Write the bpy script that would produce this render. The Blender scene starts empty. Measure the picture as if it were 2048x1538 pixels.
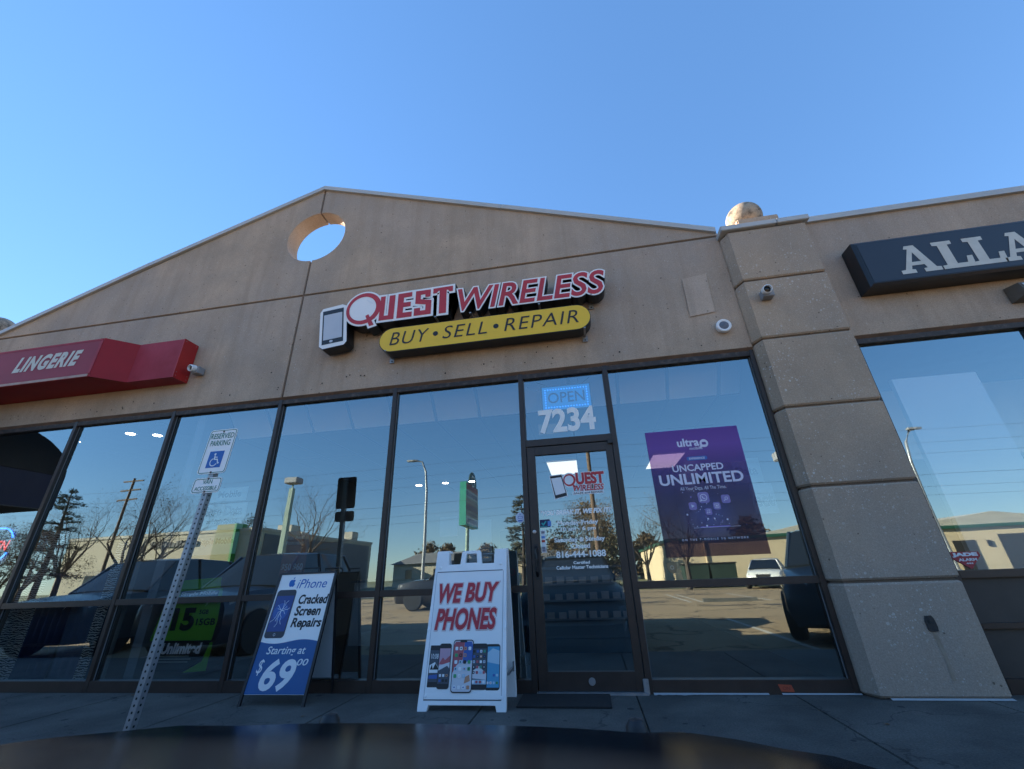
import bpy, bmesh, math, random
from mathutils import Vector, Matrix, noise as mnoise
R = math.radians
C = bpy.context.scene.collection
SC = bpy.context.scene

# ------------------------------------------------------------------ camera
cam_d = bpy.data.cameras.new('camera')
cam = bpy.data.objects.new('camera', cam_d); C.objects.link(cam); SC.camera = cam
cam_d.sensor_width = 36.0
cam_d.lens = 832.97 / 2048 * 36.0
cam_d.clip_start = 0.02; cam_d.clip_end = 3000
r_ = Vector((0.98490361, 0.16962309, -0.03453827))
d_ = Vector((-0.10165138, 0.40523547, -0.90854346))
f_ = Vector((-0.14011382, 0.89833859, 0.41636030))
mw = Matrix.Identity(4)
for i in range(3):
    mw[i][0] = r_[i]; mw[i][1] = -d_[i]; mw[i][2] = -f_[i]
mw.translation = Vector((0.583, -4.4, 0.947))
cam.matrix_world = mw

# ------------------------------------------------------------------ sky, sun, exposure
SUN_EL, SUN_AZ = 21.0, 70.0           # azimuth from +y towards -x
W = bpy.data.worlds.new('World'); SC.world = W; W.use_nodes = True
nt = W.node_tree; bg = nt.nodes['Background']
sky = nt.nodes.new('ShaderNodeTexSky'); sky.sky_type = 'NISHITA'; sky.sun_disc = False
sky.sun_elevation = R(SUN_EL); sky.sun_rotation = R(-SUN_AZ)
sky.altitude = 250; sky.air_density = 1.0; sky.dust_density = 0.0; sky.ozone_density = 5.0
hs = nt.nodes.new('ShaderNodeHueSaturation'); hs.inputs['Saturation'].default_value = 1.40; hs.inputs['Hue'].default_value = 0.510
gm = nt.nodes.new('ShaderNodeGamma'); gm.inputs[1].default_value = 0.55; nt.links.new(sky.outputs[0], gm.inputs[0]); nt.links.new(gm.outputs[0], hs.inputs['Color']); nt.links.new(hs.outputs[0], bg.inputs[0]); bg.inputs[1].default_value = 0.122
sd = bpy.data.lights.new('sun', 'SUN'); sun = bpy.data.objects.new('sun', sd); C.objects.link(sun)
sd.energy = 5.0; sd.angle = R(0.5); sd.color = (1.0, 0.84, 0.66)
sv = Vector((-math.sin(R(SUN_AZ))*math.cos(R(SUN_EL)), math.cos(R(SUN_AZ))*math.cos(R(SUN_EL)), math.sin(R(SUN_EL))))
sun.rotation_euler = sv.to_track_quat('Z', 'Y').to_euler()
sun.location = (-20, 15, 30)
SC.view_settings.view_transform = 'Standard'; SC.view_settings.look = 'None'
SC.view_settings.gamma = 1.0; SC.view_settings.exposure = 2.2
SC.render.engine = 'CYCLES'
SC.cycles.use_denoising = True
SC.cycles.max_bounces = 10; SC.cycles.transparent_max_bounces = 24
SC.cycles.caustics_reflective = False; SC.cycles.caustics_refractive = False

# ------------------------------------------------------------------ materials
MATS = {}
def mat(name, col, rough=0.6, metal=0.0, spec=0.5, emit=None, es=0.0, coat=0.0):
    if name in MATS: return MATS[name]
    m = bpy.data.materials.new(name); m.use_nodes = True
    b = m.node_tree.nodes['Principled BSDF']
    b.inputs['Base Color'].default_value = (*col, 1); b.inputs['Roughness'].default_value = rough
    b.inputs['Metallic'].default_value = metal; b.inputs['Specular IOR Level'].default_value = spec
    b.inputs['Coat Weight'].default_value = coat; b.inputs['Coat Roughness'].default_value = 0.05
    if emit: b.inputs['Emission Color'].default_value = (*emit, 1); b.inputs['Emission Strength'].default_value = es
    MATS[name] = m; return m
def N(m, t, **kw):
    n = m.node_tree.nodes.new(t)
    for k, v in kw.items():
        if k in n.inputs: n.inputs[k].default_value = v
        else: setattr(n, k, v)
    return n
def L(m, a, b): m.node_tree.links.new(a, b)
def coords(m, scale=(1, 1, 1)):
    t = N(m, 'ShaderNodeTexCoord'); mp = N(m, 'ShaderNodeMapping'); mp.inputs['Scale'].default_value = scale
    L(m, t.outputs['Object'], mp.inputs['Vector']); return mp.outputs[0]
def ramp(m, src, stops):
    r = N(m, 'ShaderNodeValToRGB'); e = r.color_ramp.elements
    while len(e) < len(stops): e.new(0.5)
    for i, (p, c) in enumerate(stops): e[i].position = p; e[i].color = (*c, 1) if len(c) == 3 else c
    L(m, src, r.inputs[0]); return r.outputs[0]
def mix(m, fac, a, b, mode='MIX'):
    x = N(m, 'ShaderNodeMix', data_type='RGBA', blend_type=mode)
    if isinstance(fac, (int, float)): x.inputs[0].default_value = fac
    else: L(m, fac, x.inputs[0])
    for s, v in ((6, a), (7, b)):
        if isinstance(v, tuple): x.inputs[s].default_value = (*v, 1)
        else: L(m, v, x.inputs[s])
    return x.outputs[2]
def bump(m, h, strength, dist=0.01):
    b = N(m, 'ShaderNodeBump'); b.inputs['Strength'].default_value = strength; b.inputs['Distance'].default_value = dist
    L(m, h, b.inputs['Height']); L(m, b.outputs[0], m.node_tree.nodes['Principled BSDF'].inputs['Normal'])
def speckle(m, vec, scale, seed_w, size):
    v = N(m, 'ShaderNodeTexVoronoi', feature='F1'); v.inputs['Scale'].default_value = scale
    v.inputs['Randomness'].default_value = 1.0
    L(m, vec, v.inputs['Vector'])
    # keep only some of the cells, and a small core in each
    sep = N(m, 'ShaderNodeSeparateColor'); L(m, v.outputs['Color'], sep.inputs[0])
    th = N(m, 'ShaderNodeMath', operation='MULTIPLY'); L(m, sep.outputs[0], th.inputs[0]); th.inputs[1].default_value = size
    sub = N(m, 'ShaderNodeMath', operation='SUBTRACT'); L(m, th.outputs[0], sub.inputs[0]); sub.inputs[1].default_value = size*seed_w
    lt = N(m, 'ShaderNodeMath', operation='LESS_THAN'); L(m, v.outputs['Distance'], lt.inputs[0]); L(m, sub.outputs[0], lt.inputs[1])
    return lt.outputs[0]
def concrete(name, base, var, spk=0.55, spot=(0.62, 0.58, 0.52), streak=0.40, rough=0.9):
    m = mat(name, base, rough); b = m.node_tree.nodes['Principled BSDF']
    v = coords(m)
    n1 = N(m, 'ShaderNodeTexNoise', Scale=1.3, Detail=6.0, Roughness=0.6); L(m, v, n1.inputs['Vector'])
    n2 = N(m, 'ShaderNodeTexNoise', Scale=90.0, Detail=3.0, Roughness=0.7); L(m, v, n2.inputs['Vector'])
    vs = coords(m, (3.0, 3.0, 0.22))
    n3 = N(m, 'ShaderNodeTexNoise', Scale=2.0, Detail=5.0, Roughness=0.65); L(m, vs, n3.inputs['Vector'])
    c = mix(m, ramp(m, n1.outputs[0], [(0.36, (0, 0, 0)), (0.64, (1, 1, 1))]), base, var)
    n4 = N(m, 'ShaderNodeTexNoise', Scale=0.55, Detail=3.0, Roughness=0.5); L(m, v, n4.inputs['Vector'])
    c = mix(m, ramp(m, n4.outputs[0], [(0.42, (0, 0, 0)), (0.62, (0.55,)*3)]), c, tuple(x*y for x, y in zip(base, (0.68, 0.78, 0.95))))
    dark = tuple(x*0.62 for x in base)
    c = mix(m, ramp(m, n3.outputs[0], [(0.47, (0, 0, 0)), (0.72, (streak*1.3,)*3)]), c, dark)
    c = mix(m, 0.28, c, ramp(m, n2.outputs[0], [(0.30, (0.25, 0.24, 0.23)), (0.70, (0.95, 0.95, 0.94))]), 'OVERLAY')
    # exposed aggregate: patches with more pale chips, fewer elsewhere
    vw = N(m, 'ShaderNodeVectorMath', operation='MULTIPLY_ADD')
    nw = N(m, 'ShaderNodeTexNoise', Scale=40.0); L(m, v, nw.inputs['Vector'])
    L(m, nw.outputs['Color'], vw.inputs[0]); vw.inputs[1].default_value = (0.012, 0.012, 0.012); L(m, v, vw.inputs[2])
    s1 = speckle(m, vw.outputs[0], 30.0, spk, 0.85)
    s2 = speckle(m, vw.outputs[0], 62.0, spk*0.95, 0.85)
    sd_ = speckle(m, vw.outputs[0], 26.0, 0.90, 2.6)
    np_ = N(m, 'ShaderNodeTexNoise', Scale=2.1, Detail=4.0, Roughness=0.75); L(m, v, np_.inputs['Vector'])
    gate = ramp(m, np_.outputs[0], [(0.44, (0.10, 0.10, 0.10)), (0.70, (0.75, 0.75, 0.75))])
    mx = N(m, 'ShaderNodeMath', operation='MAXIMUM'); L(m, s1, mx.inputs[0]); L(m, s2, mx.inputs[1])
    ml = N(m, 'ShaderNodeMath', operation='MULTIPLY'); L(m, mx.outputs[0], ml.inputs[0]); L(m, gate, ml.inputs[1])
    c = mix(m, ml.outputs[0], c, spot)
    c = mix(m, sd_, c, tuple(x*0.35 for x in base))
    L(m, c, b.inputs['Base Color'])
    hm = N(m, 'ShaderNodeMath', operation='MULTIPLY_ADD'); L(m, ml.outputs[0], hm.inputs[0]); hm.inputs[1].default_value = 0.6
    L(m, n2.outputs[0], hm.inputs[2])
    bump(m, hm.outputs[0], 0.5, 0.004)
    return m
wall_m = concrete('aggregate_concrete', (0.49, 0.36, 0.26), (0.36, 0.275, 0.205), spk=0.70)
pillar_m = concrete('pillar_concrete', (0.46, 0.335, 0.235), (0.36, 0.27, 0.195), spk=0.58, spot=(0.66, 0.62, 0.56), streak=0.12)
joint_m = concrete('joint_concrete', (0.20, 0.14, 0.095), (0.15, 0.11, 0.08), spk=0.8)
ball_m = concrete('weathered_stone', (0.42, 0.33, 0.24), (0.36, 0.29, 0.22), spk=0.9, streak=0.1)
_b = ball_m.node_tree.nodes['Principled BSDF']
_src = _b.inputs['Base Color'].links[0].from_socket
_n = N(ball_m, 'ShaderNodeTexNoise', Scale=4.5, Detail=8.0, Roughness=0.75); L(ball_m, coords(ball_m), _n.inputs['Vector'])
L(ball_m, mix(ball_m, ramp(ball_m, _n.outputs[0], [(0.46, (0, 0, 0)), (0.62, (0.85, 0.85, 0.85))]), _src, (0.03, 0.028, 0.025)), _b.inputs['Base Color'])

def noisy(name, a, b, scale=6.0, rough=0.8, bs=0.15, bscale=60.0, detail=6.0, lo=0.35, hi=0.65, spec=0.5):
    m = mat(name, a, rough, spec=spec); v = coords(m)
    n1 = N(m, 'ShaderNodeTexNoise', Scale=scale, Detail=detail, Roughness=0.62); L(m, v, n1.inputs['Vector'])
    L(m, mix(m, ramp(m, n1.outputs[0], [(lo, (0, 0, 0)), (hi, (1, 1, 1))]), a, b), m.node_tree.nodes['Principled BSDF'].inputs['Base Color'])
    if bs:
        n2 = N(m, 'ShaderNodeTexNoise', Scale=bscale, Detail=4.0); L(m, v, n2.inputs['Vector']); bump(m, n2.outputs[0], bs, 0.004)
    return m
walk_m = noisy('sidewalk_concrete', (0.115, 0.111, 0.10), (0.062, 0.061, 0.056), 1.4, 0.9, 0.7, 70.0, 9.0, 0.38, 0.62)
_b = walk_m.node_tree.nodes['Principled BSDF']; _src = _b.inputs['Base Color'].links[0].from_socket; _v = coords(walk_m)
_g = N(walk_m, 'ShaderNodeTexNoise', Scale=85.0, Detail=3.0, Roughness=0.8); L(walk_m, _v, _g.inputs['Vector'])
_src = mix(walk_m, 0.6, _src, ramp(walk_m, _g.outputs[0], [(0.33, (0.2, 0.2, 0.2)), (0.67, (0.9, 0.9, 0.88))]), 'OVERLAY')
_o = N(walk_m, 'ShaderNodeTexVoronoi', feature='DISTANCE_TO_EDGE', Scale=0.6); _w = N(walk_m, 'ShaderNodeTexNoise', Scale=1.8, Detail=6.0); L(walk_m, _v, _w.inputs['Vector'])
_a = N(walk_m, 'ShaderNodeVectorMath', operation='MULTIPLY_ADD'); L(walk_m, _w.outputs['Color'], _a.inputs[0]); _a.inputs[1].default_value = (1.4,)*3; L(walk_m, _v, _a.inputs[2]); L(walk_m, _a.outputs[0], _o.inputs['Vector'])
_src = mix(walk_m, ramp(walk_m, _o.outputs['Distance'], [(0.002, (0.7,)*3), (0.007, (0, 0, 0))]), _src, (0.02, 0.02, 0.02))
_p = speckle(walk_m, _v, 9.0, 0.9, 2.6)
_src = mix(walk_m, _p, _src, (0.03, 0.03, 0.03)); L(walk_m, _src, _b.inputs['Base Color'])
def asphalt():
    m = mat('worn_asphalt', (0.2, 0.16, 0.12), 0.95, spec=0.2); v = coords(m); b = m.node_tree.nodes['Principled BSDF']
    n1 = N(m, 'ShaderNodeTexNoise', Scale=0.35, Detail=8.0, Roughness=0.7); L(m, v, n1.inputs['Vector'])
    n2 = N(m, 'ShaderNodeTexNoise', Scale=45.0, Detail=4.0); L(m, v, n2.inputs['Vector'])
    c = mix(m, ramp(m, n1.outputs[0], [(0.3, (0, 0, 0)), (0.7, (1, 1, 1))]), (0.37, 0.265, 0.155), (0.27, 0.195, 0.12))
    vo = N(m, 'ShaderNodeTexVoronoi', feature='DISTANCE_TO_EDGE', Scale=0.33)
    nw = N(m, 'ShaderNodeTexNoise', Scale=1.2, Detail=5.0); L(m, v, nw.inputs['Vector'])
    va = N(m, 'ShaderNodeVectorMath', operation='MULTIPLY_ADD'); L(m, nw.outputs['Color'], va.inputs[0]); va.inputs[1].default_value = (1.6,)*3; L(m, v, va.inputs[2])
    L(m, va.outputs[0], vo.inputs['Vector'])
    c = mix(m, ramp(m, vo.outputs['Distance'], [(0.006, (0.75,)*3), (0.022, (0, 0, 0))]), c, (0.05, 0.04, 0.03))
    c = mix(m, 0.45, c, n2.outputs[0], 'OVERLAY'); L(m, c, b.inputs['Base Color'])
    bump(m, n2.outputs[0], 0.4, 0.006); return m
asphalt_m = asphalt()
road_m = noisy('road_asphalt', (0.11, 0.10, 0.09), (0.08, 0.075, 0.07), 0.5, 0.9, 0.3)
grass_m = noisy('dry_grass', (0.13, 0.12, 0.045), (0.08, 0.095, 0.035), 2.5, 0.95, 0.9, 25.0)
paint_m = noisy('road_paint', (0.62, 0.58, 0.50), (0.38, 0.33, 0.26), 9.0, 0.8, 0.1)
bronze_m = noisy('bronze_aluminium', (0.030, 0.020, 0.016), (0.040, 0.027, 0.022), 8.0, 0.42, 0.05, 90.0)
bronze_worn_m = noisy('worn_bronze', (0.035, 0.025, 0.021), (0.10, 0.075, 0.06), 14.0, 0.6, 0.4, 60.0, lo=0.5, hi=0.7)
coping_m = noisy('coping_metal', (0.50, 0.50, 0.49), (0.42, 0.43, 0.43), 1.0, 0.45, 0.02)
white_plastic = noisy('white_plastic', (0.90, 0.90, 0.90), (0.78, 0.78, 0.78), 4.0, 0.45, 0.08, 30.0, 9.0, 0.40, 0.72)
white_paint = mat('white_vinyl', (0.78, 0.79, 0.81), 0.5)
sign_white = noisy('sign_white', (0.88, 0.87, 0.86), (0.84, 0.83, 0.82), 3.0, 0.4, 0.0)
sign_red = noisy('sign_red', (0.52, 0.035, 0.045), (0.45, 0.03, 0.04), 3.0, 0.45, 0.0)
sign_yellow = noisy('sign_yellow', (0.88, 0.55, 0.03), (0.84, 0.52, 0.03), 2.0, 0.45, 0.0)
black_m = mat('satin_black', (0.011, 0.011, 0.013), 0.45)
ink_m = mat('black_ink', (0.013, 0.014, 0.017), 0.5)
maroon_m = noisy('maroon_metal', (0.34, 0.018, 0.028), (0.28, 0.016, 0.024), 2.0, 0.55, 0.0, spec=0.25)
maroon_fade = noisy('faded_maroon', (0.38, 0.040, 0.062), (0.30, 0.024, 0.038), 3.5, 0.55, 0.03, 20.0, spec=0.25)
red_end = noisy('bright_red_metal', (0.42, 0.020, 0.020), (0.36, 0.017, 0.018), 4.0, 0.4, 0.0)
navy_sign = noisy('navy_sign_face', (0.018, 0.022, 0.034), (0.022, 0.026, 0.038), 2.0, 0.4, 0.0)
letter_white = noisy('letter_white', (0.62, 0.60, 0.54), (0.55, 0.53, 0.47), 9.0, 0.6, 0.0)
galv_m = noisy('galvanised_steel', (0.36, 0.37, 0.38), (0.28, 0.29, 0.30), 12.0, 0.45, 0.05); galv_m.node_tree.nodes['Principled BSDF'].inputs['Metallic'].default_value = 0.6
grey_metal = noisy('grey_metal', (0.30, 0.30, 0.31), (0.24, 0.24, 0.25), 8.0, 0.5, 0.0)
green_ink = mat('sign_green', (0.0, 0.16, 0.10), 0.45)
blue_ink = mat('sign_blue', (0.01, 0.11, 0.42), 0.45)
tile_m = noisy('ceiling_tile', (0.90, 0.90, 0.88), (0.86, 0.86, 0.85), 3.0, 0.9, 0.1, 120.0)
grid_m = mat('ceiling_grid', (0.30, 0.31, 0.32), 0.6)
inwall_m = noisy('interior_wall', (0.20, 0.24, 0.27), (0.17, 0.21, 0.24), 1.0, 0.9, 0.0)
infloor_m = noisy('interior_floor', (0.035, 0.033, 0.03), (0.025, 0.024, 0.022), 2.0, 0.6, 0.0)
panel_m = mat('light_panel', (0.9, 0.9, 0.85), 0.5, emit=(1.0, 0.97, 0.82), es=0.30)
bulb_m = mat('downlight_lens', (0.9, 0.9, 0.9), 0.5, emit=(1.0, 0.93, 0.85), es=4.0)
wood_m = noisy('weathered_wood', (0.16, 0.10, 0.065), (0.11, 0.07, 0.045), 12.0, 0.85, 0.3)
bark_m = noisy('bark', (0.085, 0.065, 0.05), (0.055, 0.042, 0.034), 9.0, 0.95, 0.6, 30.0)
twig_m = noisy('twig_bark', (0.12, 0.085, 0.06), (0.08, 0.06, 0.045), 9.0, 0.95, 0.0)
pine_m = noisy('pine_needles', (0.06, 0.085, 0.05), (0.035, 0.055, 0.03), 1.5, 0.9, 0.0)
brown_leaf = noisy('brown_leaves', (0.12, 0.065, 0.022), (0.075, 0.055, 0.02), 1.2, 0.9, 0.0)
olive_leaf = noisy('olive_leaves', (0.07, 0.06, 0.025), (0.045, 0.05, 0.022), 1.2, 0.9, 0.0)
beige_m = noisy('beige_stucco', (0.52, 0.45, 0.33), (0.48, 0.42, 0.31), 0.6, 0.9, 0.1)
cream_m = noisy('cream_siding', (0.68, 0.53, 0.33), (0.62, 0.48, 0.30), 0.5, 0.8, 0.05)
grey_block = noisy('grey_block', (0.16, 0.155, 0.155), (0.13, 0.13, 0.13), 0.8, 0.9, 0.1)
green_trim = mat('green_trim', (0.02, 0.09, 0.055), 0.5)
green_tower = mat('green_panel', (0.02, 0.22, 0.03), 0.5)
olive_tower = mat('olive_panel', (0.24, 0.22, 0.08), 0.6)
roof_m = noisy('pale_roof', (0.50, 0.45, 0.36), (0.44, 0.40, 0.33), 0.5, 0.7, 0.0)
teal_m = noisy('teal_metal', (0.05, 0.36, 0.26), (0.04, 0.32, 0.23), 1.0, 0.5, 0.0)
sage_m = noisy('sage_paint', (0.30, 0.40, 0.32), (0.26, 0.35, 0.28), 2.0, 0.6, 0.0)
rubber_m = noisy('rubber', (0.012, 0.012, 0.013), (0.018, 0.018, 0.018), 20.0, 0.8, 0.3)
rim_m = mat('alloy_rim', (0.42, 0.42, 0.43), 0.35, 0.7)
carglass_m = mat('car_glass', (0.012, 0.015, 0.018), 0.05, spec=0.8)
lamp_glass = mat('headlamp_glass', (0.55, 0.57, 0.6), 0.12, spec=0.8)
tail_m = mat('tail_lamp', (0.30, 0.01, 0.01), 0.2)
def carpaint(n, c): return mat(n, c, 0.3, 0.1, coat=0.35)
navy_curtain = noisy('navy_curtain', (0.03, 0.045, 0.12), (0.02, 0.03, 0.09), 3.0, 0.9, 0.1)
slate_curtain = noisy('slate_curtain', (0.10, 0.14, 0.22), (0.07, 0.10, 0.17), 3.0, 0.9, 0.1)
def zebra():
    m = mat('zebra_cloth', (0.4, 0.42, 0.4), 0.9); v = coords(m, (1, 1, 1))
    w = N(m, 'ShaderNodeTexWave', Scale=13.0, Distortion=8.0, Detail=3.0); w.bands_direction = 'Z'; w.inputs['Detail Scale'].default_value = 1.6
    L(m, v, w.inputs['Vector'])
    L(m, ramp(m, w.outputs['Fac'], [(0.38, (0.02, 0.022, 0.03)), (0.52, (0.55, 0.6, 0.58))]), m.node_tree.nodes['Principled BSDF'].inputs['Base Color']); return m
zebra_m = zebra()
def glass(name, tint, base=0.27, gain=1.25, wav=0.05):
    m = bpy.data.materials.new(name); m.use_nodes = True; t = m.node_tree; t.nodes.clear()
    o = N(m, 'ShaderNodeOutputMaterial'); tr = N(m, 'ShaderNodeBsdfTransparent'); tr.inputs[0].default_value = (*tint, 1)
    gl = N(m, 'ShaderNodeBsdfGlossy'); gl.inputs['Roughness'].default_value = 0.0; gl.inputs['Color'].default_value = (0.76, 0.95, 1.0, 1)
    fr = N(m, 'ShaderNodeFresnel', IOR=1.5); ma = N(m, 'ShaderNodeMath', operation='MULTIPLY_ADD', use_clamp=True)
    L(m, fr.outputs[0], ma.inputs[0]); ma.inputs[1].default_value = gain; ma.inputs[2].default_value = base
    n = N(m, 'ShaderNodeTexNoise', Scale=1.1, Detail=1.0); L(m, coords(m), n.inputs['Vector'])
    bp = N(m, 'ShaderNodeBump'); bp.inputs['Strength'].default_value = wav; bp.inputs['Distance'].default_value = 0.02
    L(m, n.outputs[0], bp.inputs['Height']); L(m, bp.outputs[0], gl.inputs['Normal'])
    mx = N(m, 'ShaderNodeMixShader'); L(m, ma.outputs[0], mx.inputs[0]); L(m, tr.outputs[0], mx.inputs[1]); L(m, gl.outputs[0], mx.inputs[2])
    L(m, mx.outputs[0], o.inputs[0]); return m
glass_m = glass('tinted_shop_glass', (0.97, 0.985, 0.99))
def clear(name):
    m = bpy.data.materials.new(name); m.use_nodes = True; t = m.node_tree; t.nodes.clear()
    o = N(m, 'ShaderNodeOutputMaterial'); tr = N(m, 'ShaderNodeBsdfTransparent'); tr.inputs[0].default_value = (0.98, 0.99, 0.99, 1)
    L(m, tr.outputs[0], o.inputs[0]); return m
glass_edge = clear('glass_inner_face')

# ------------------------------------------------------------------ mesh tools
class MB:
    def __init__(s): s.v = []; s.f = []; s.m = []; s.mi = 0
    def add(s, vs, fs, mi=None):
        o = len(s.v); s.v += [tuple(x) for x in vs]
        for f in fs: s.f.append([o+i for i in f]); s.m.append(s.mi if mi is None else mi)
        return s
    def box(s, x0, x1, y0, y1, z0, z1, mi=None, bev=0.0):
        if bev:
            bm = bmesh.new(); bmesh.ops.create_cube(bm, size=1)
            for q in bm.verts: q.co = Vector(((x0+x1)/2+q.co.x*(x1-x0), (y0+y1)/2+q.co.y*(y1-y0), (z0+z1)/2+q.co.z*(z1-z0)))
            bmesh.ops.bevel(bm, geom=list(bm.edges), offset=bev, segments=2, affect='EDGES')
            bm.verts.ensure_lookup_table()
            s.add([q.co[:] for q in bm.verts], [[w.index for w in f.verts] for f in bm.faces], mi); bm.free(); return s
        return s.add([(x0,y0,z0),(x1,y0,z0),(x1,y1,z0),(x0,y1,z0),(x0,y0,z1),(x1,y0,z1),(x1,y1,z1),(x0,y1,z1)],
                     [(0,3,2,1),(4,5,6,7),(0,1,5,4),(1,2,6,5),(2,3,7,6),(3,0,4,7)], mi)
    def loft(s, rings, mi=None, cap=True, closed=True):
        n = len(rings[0]); vs = [p for r in rings for p in r]; fs = []
        for i in range(len(rings)-1):
            for j in range(n if closed else n-1):
                k = (j+1) % n; fs.append((i*n+j, i*n+k, (i+1)*n+k, (i+1)*n+j))
        if cap: fs += [tuple(range(n-1, -1, -1)), tuple((len(rings)-1)*n+j for j in range(n))]
        return s.add(vs, fs, mi)
    def tube(s, pts, rad, n=8, mi=None, cap=True):
        pts = [Vector(p) for p in pts]; rs = rad if isinstance(rad, (list, tuple)) else [rad]*len(pts); rings = []
        for i, p in enumerate(pts):
            d = (pts[min(i+1, len(pts)-1)]-pts[max(i-1, 0)]).normalized()
            u = d.cross(Vector((0, 0, 1)) if abs(d.z) < 0.95 else Vector((1, 0, 0))).normalized(); w = d.cross(u)
            rings.append([p+(u*math.cos(2*math.pi*k/n)+w*math.sin(2*math.pi*k/n))*rs[i] for k in range(n)])
        return s.loft(rings, mi, cap)
    def lathe(s, o, ax, prof, n=24, mi=None):
        o = Vector(o); ax = Vector(ax).normalized(); u = ax.orthogonal().normalized(); w = ax.cross(u)
        return s.loft([[o+ax*h+(u*math.cos(2*math.pi*k/n)+w*math.sin(2*math.pi*k/n))*max(r, 1e-4) for k in range(n)] for h, r in prof], mi)
    def build(s, name, mats, parent=None, smooth=False, origin=None):
        me = bpy.data.meshes.new(name)
        o = Vector(origin) if origin is not None else Vector((0, 0, 0))
        p = parent
        while p is not None: o = o+p.location; p = p.parent
        me.from_pydata([Vector(v)-o for v in s.v], [], s.f); me.validate()
        for m in (mats if isinstance(mats, (list, tuple)) else [mats]): me.materials.append(m)
        if len(me.polygons) == len(s.m): me.polygons.foreach_set('material_index', s.m)
        if smooth:
            me.polygons.foreach_set('use_smooth', [True]*len(me.polygons))
            me.set_sharp_from_angle(angle=R(40))
        ob = bpy.data.objects.new(name, me); C.objects.link(ob)
        if parent is not None: ob.parent = parent
        elif origin is not None: ob.location = origin
        return ob
def tag(o, label=None, cat=None, group=None, kind=None):
    for k, v in (('label', label), ('category', cat), ('group', group), ('kind', kind)):
        if v: o[k] = v
    return o
def thing(name, loc, label, cat, group=None):
    o = bpy.data.objects.new(name, None); C.objects.link(o); o.location = loc; o.empty_display_size = 0.2
    return tag(o, label, cat, group)
def copy_tree(o, parent=None):
    c = o.copy(); C.objects.link(c)
    if parent is not None: c.parent = parent
    for ch in [x for x in o.children]: copy_tree(ch, c)
    return c
class Plane:
    def __init__(s, o, ex=(1, 0, 0), ez=(0, 0, 1)):
        s.o = Vector(o); s.ex = Vector(ex).normalized(); s.ez = Vector(ez).normalized(); s.en = s.ex.cross(s.ez)
    def p(s, u, v, w=0): return s.o+s.ex*u+s.ez*v+s.en*w
def facade(y): return Plane((0, y, 0))
def _geo(cd):
    ob = bpy.data.objects.new('scratch', cd); me = bpy.data.meshes.new_from_object(ob)
    vs = [v.co[:] for v in me.vertices]; fs = [list(p.vertices) for p in me.polygons]
    bpy.data.objects.remove(ob); bpy.data.meshes.remove(me); bpy.data.curves.remove(cd)
    return vs, fs
_tc = {}
def text_geo(st, off=0.0, shear=0.0, extr=0.0, space=1.0):
    k = (st, off, shear, extr, space)
    if k not in _tc:
        cd = bpy.data.curves.new('scratch', 'FONT'); cd.body = st; cd.size = 1; cd.offset = off; cd.shear = shear
        cd.extrude = extr; cd.resolution_u = 4; cd.space_character = space; cd.fill_mode = 'BOTH' if extr else 'FRONT'
        _tc[k] = _geo(cd)
    return _tc[k]
def shape_geo(polys, off=0.0, extr=0.0, bev=0.0):
    cd = bpy.data.curves.new('scratch', 'CURVE'); cd.dimensions = '2D'; cd.fill_mode = 'BOTH' if extr else 'FRONT'
    cd.extrude = extr; cd.offset = off; cd.bevel_depth = bev; cd.bevel_resolution = 1
    for p in polys:
        sp = cd.splines.new('POLY'); sp.points.add(len(p)-1); sp.use_cyclic_u = True
        for i, (a, b) in enumerate(p): sp.points[i].co = (a, b, 0, 1)
    return _geo(cd)
def islands(vs, fs):
    par = list(range(len(vs)))
    def find(a):
        while par[a] != a: par[a] = par[par[a]]; a = par[a]
        return a
    for f in fs:
        for b in f[1:]: par[find(b)] = find(f[0])
    order = {}; idx = []
    for i in range(len(vs)):
        r = find(i); idx.append(order.setdefault(r, len(order)))
    return idx
def put(mb, pl, st, u0, u1, v0, v1, w=0.0, off=0.0, shear=0.0, extr=0.0, mi=None, space=1.0, step=0.0005, rise=0.0):
    """lettering st set into the box u0..u1, v0..v1 of plane pl"""
    bv, _ = text_geo(st, 0.0, shear, 0.0, space); vs, fs = text_geo(st, off, shear, extr, space)
    a0 = min(p[0] for p in bv); a1 = max(p[0] for p in bv); b0 = min(p[1] for p in bv); b1 = max(p[1] for p in bv)
    su = (u1-u0)/(a1-a0); sv_ = (v1-v0)/(b1-b0); idx = islands(vs, fs)
    ws = 0.5*(su+sv_) if extr else 1
    mb.add([pl.p(u0+(p[0]-a0)*su, v0+(p[1]-b0)*sv_+rise*((p[0]-a0)*su), w+p[2]*ws+(idx[i] % 3)*step) for i, p in enumerate(vs)], fs, mi)
def poly(mb, pl, pts, w=0.0, mi=None):
    a = sum(pts[i][0]*pts[(i+1) % len(pts)][1]-pts[(i+1) % len(pts)][0]*pts[i][1] for i in range(len(pts)))
    if a < 0: pts = pts[::-1]
    if len(pts) <= 4: mb.add([pl.p(a_, b_, w) for a_, b_ in pts], [tuple(range(len(pts)))], mi)
    else:
        vs, fs = shape_geo([pts]); mb.add([pl.p(q[0], q[1], w) for q in vs], fs, mi)
def shape(mb, pl, polys, w=0.0, off=0.0, extr=0.0, bev=0.0, mi=None):
    vs, fs = shape_geo(polys, off, extr, bev); mb.add([pl.p(q[0], q[1], w+q[2]) for q in vs], fs, mi)
def rect(mb, pl, u0, u1, v0, v1, w=0.0, mi=None): mb.add([pl.p(u0, v0, w), pl.p(u1, v0, w), pl.p(u1, v1, w), pl.p(u0, v1, w)], [(0, 1, 2, 3)], mi)
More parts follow.
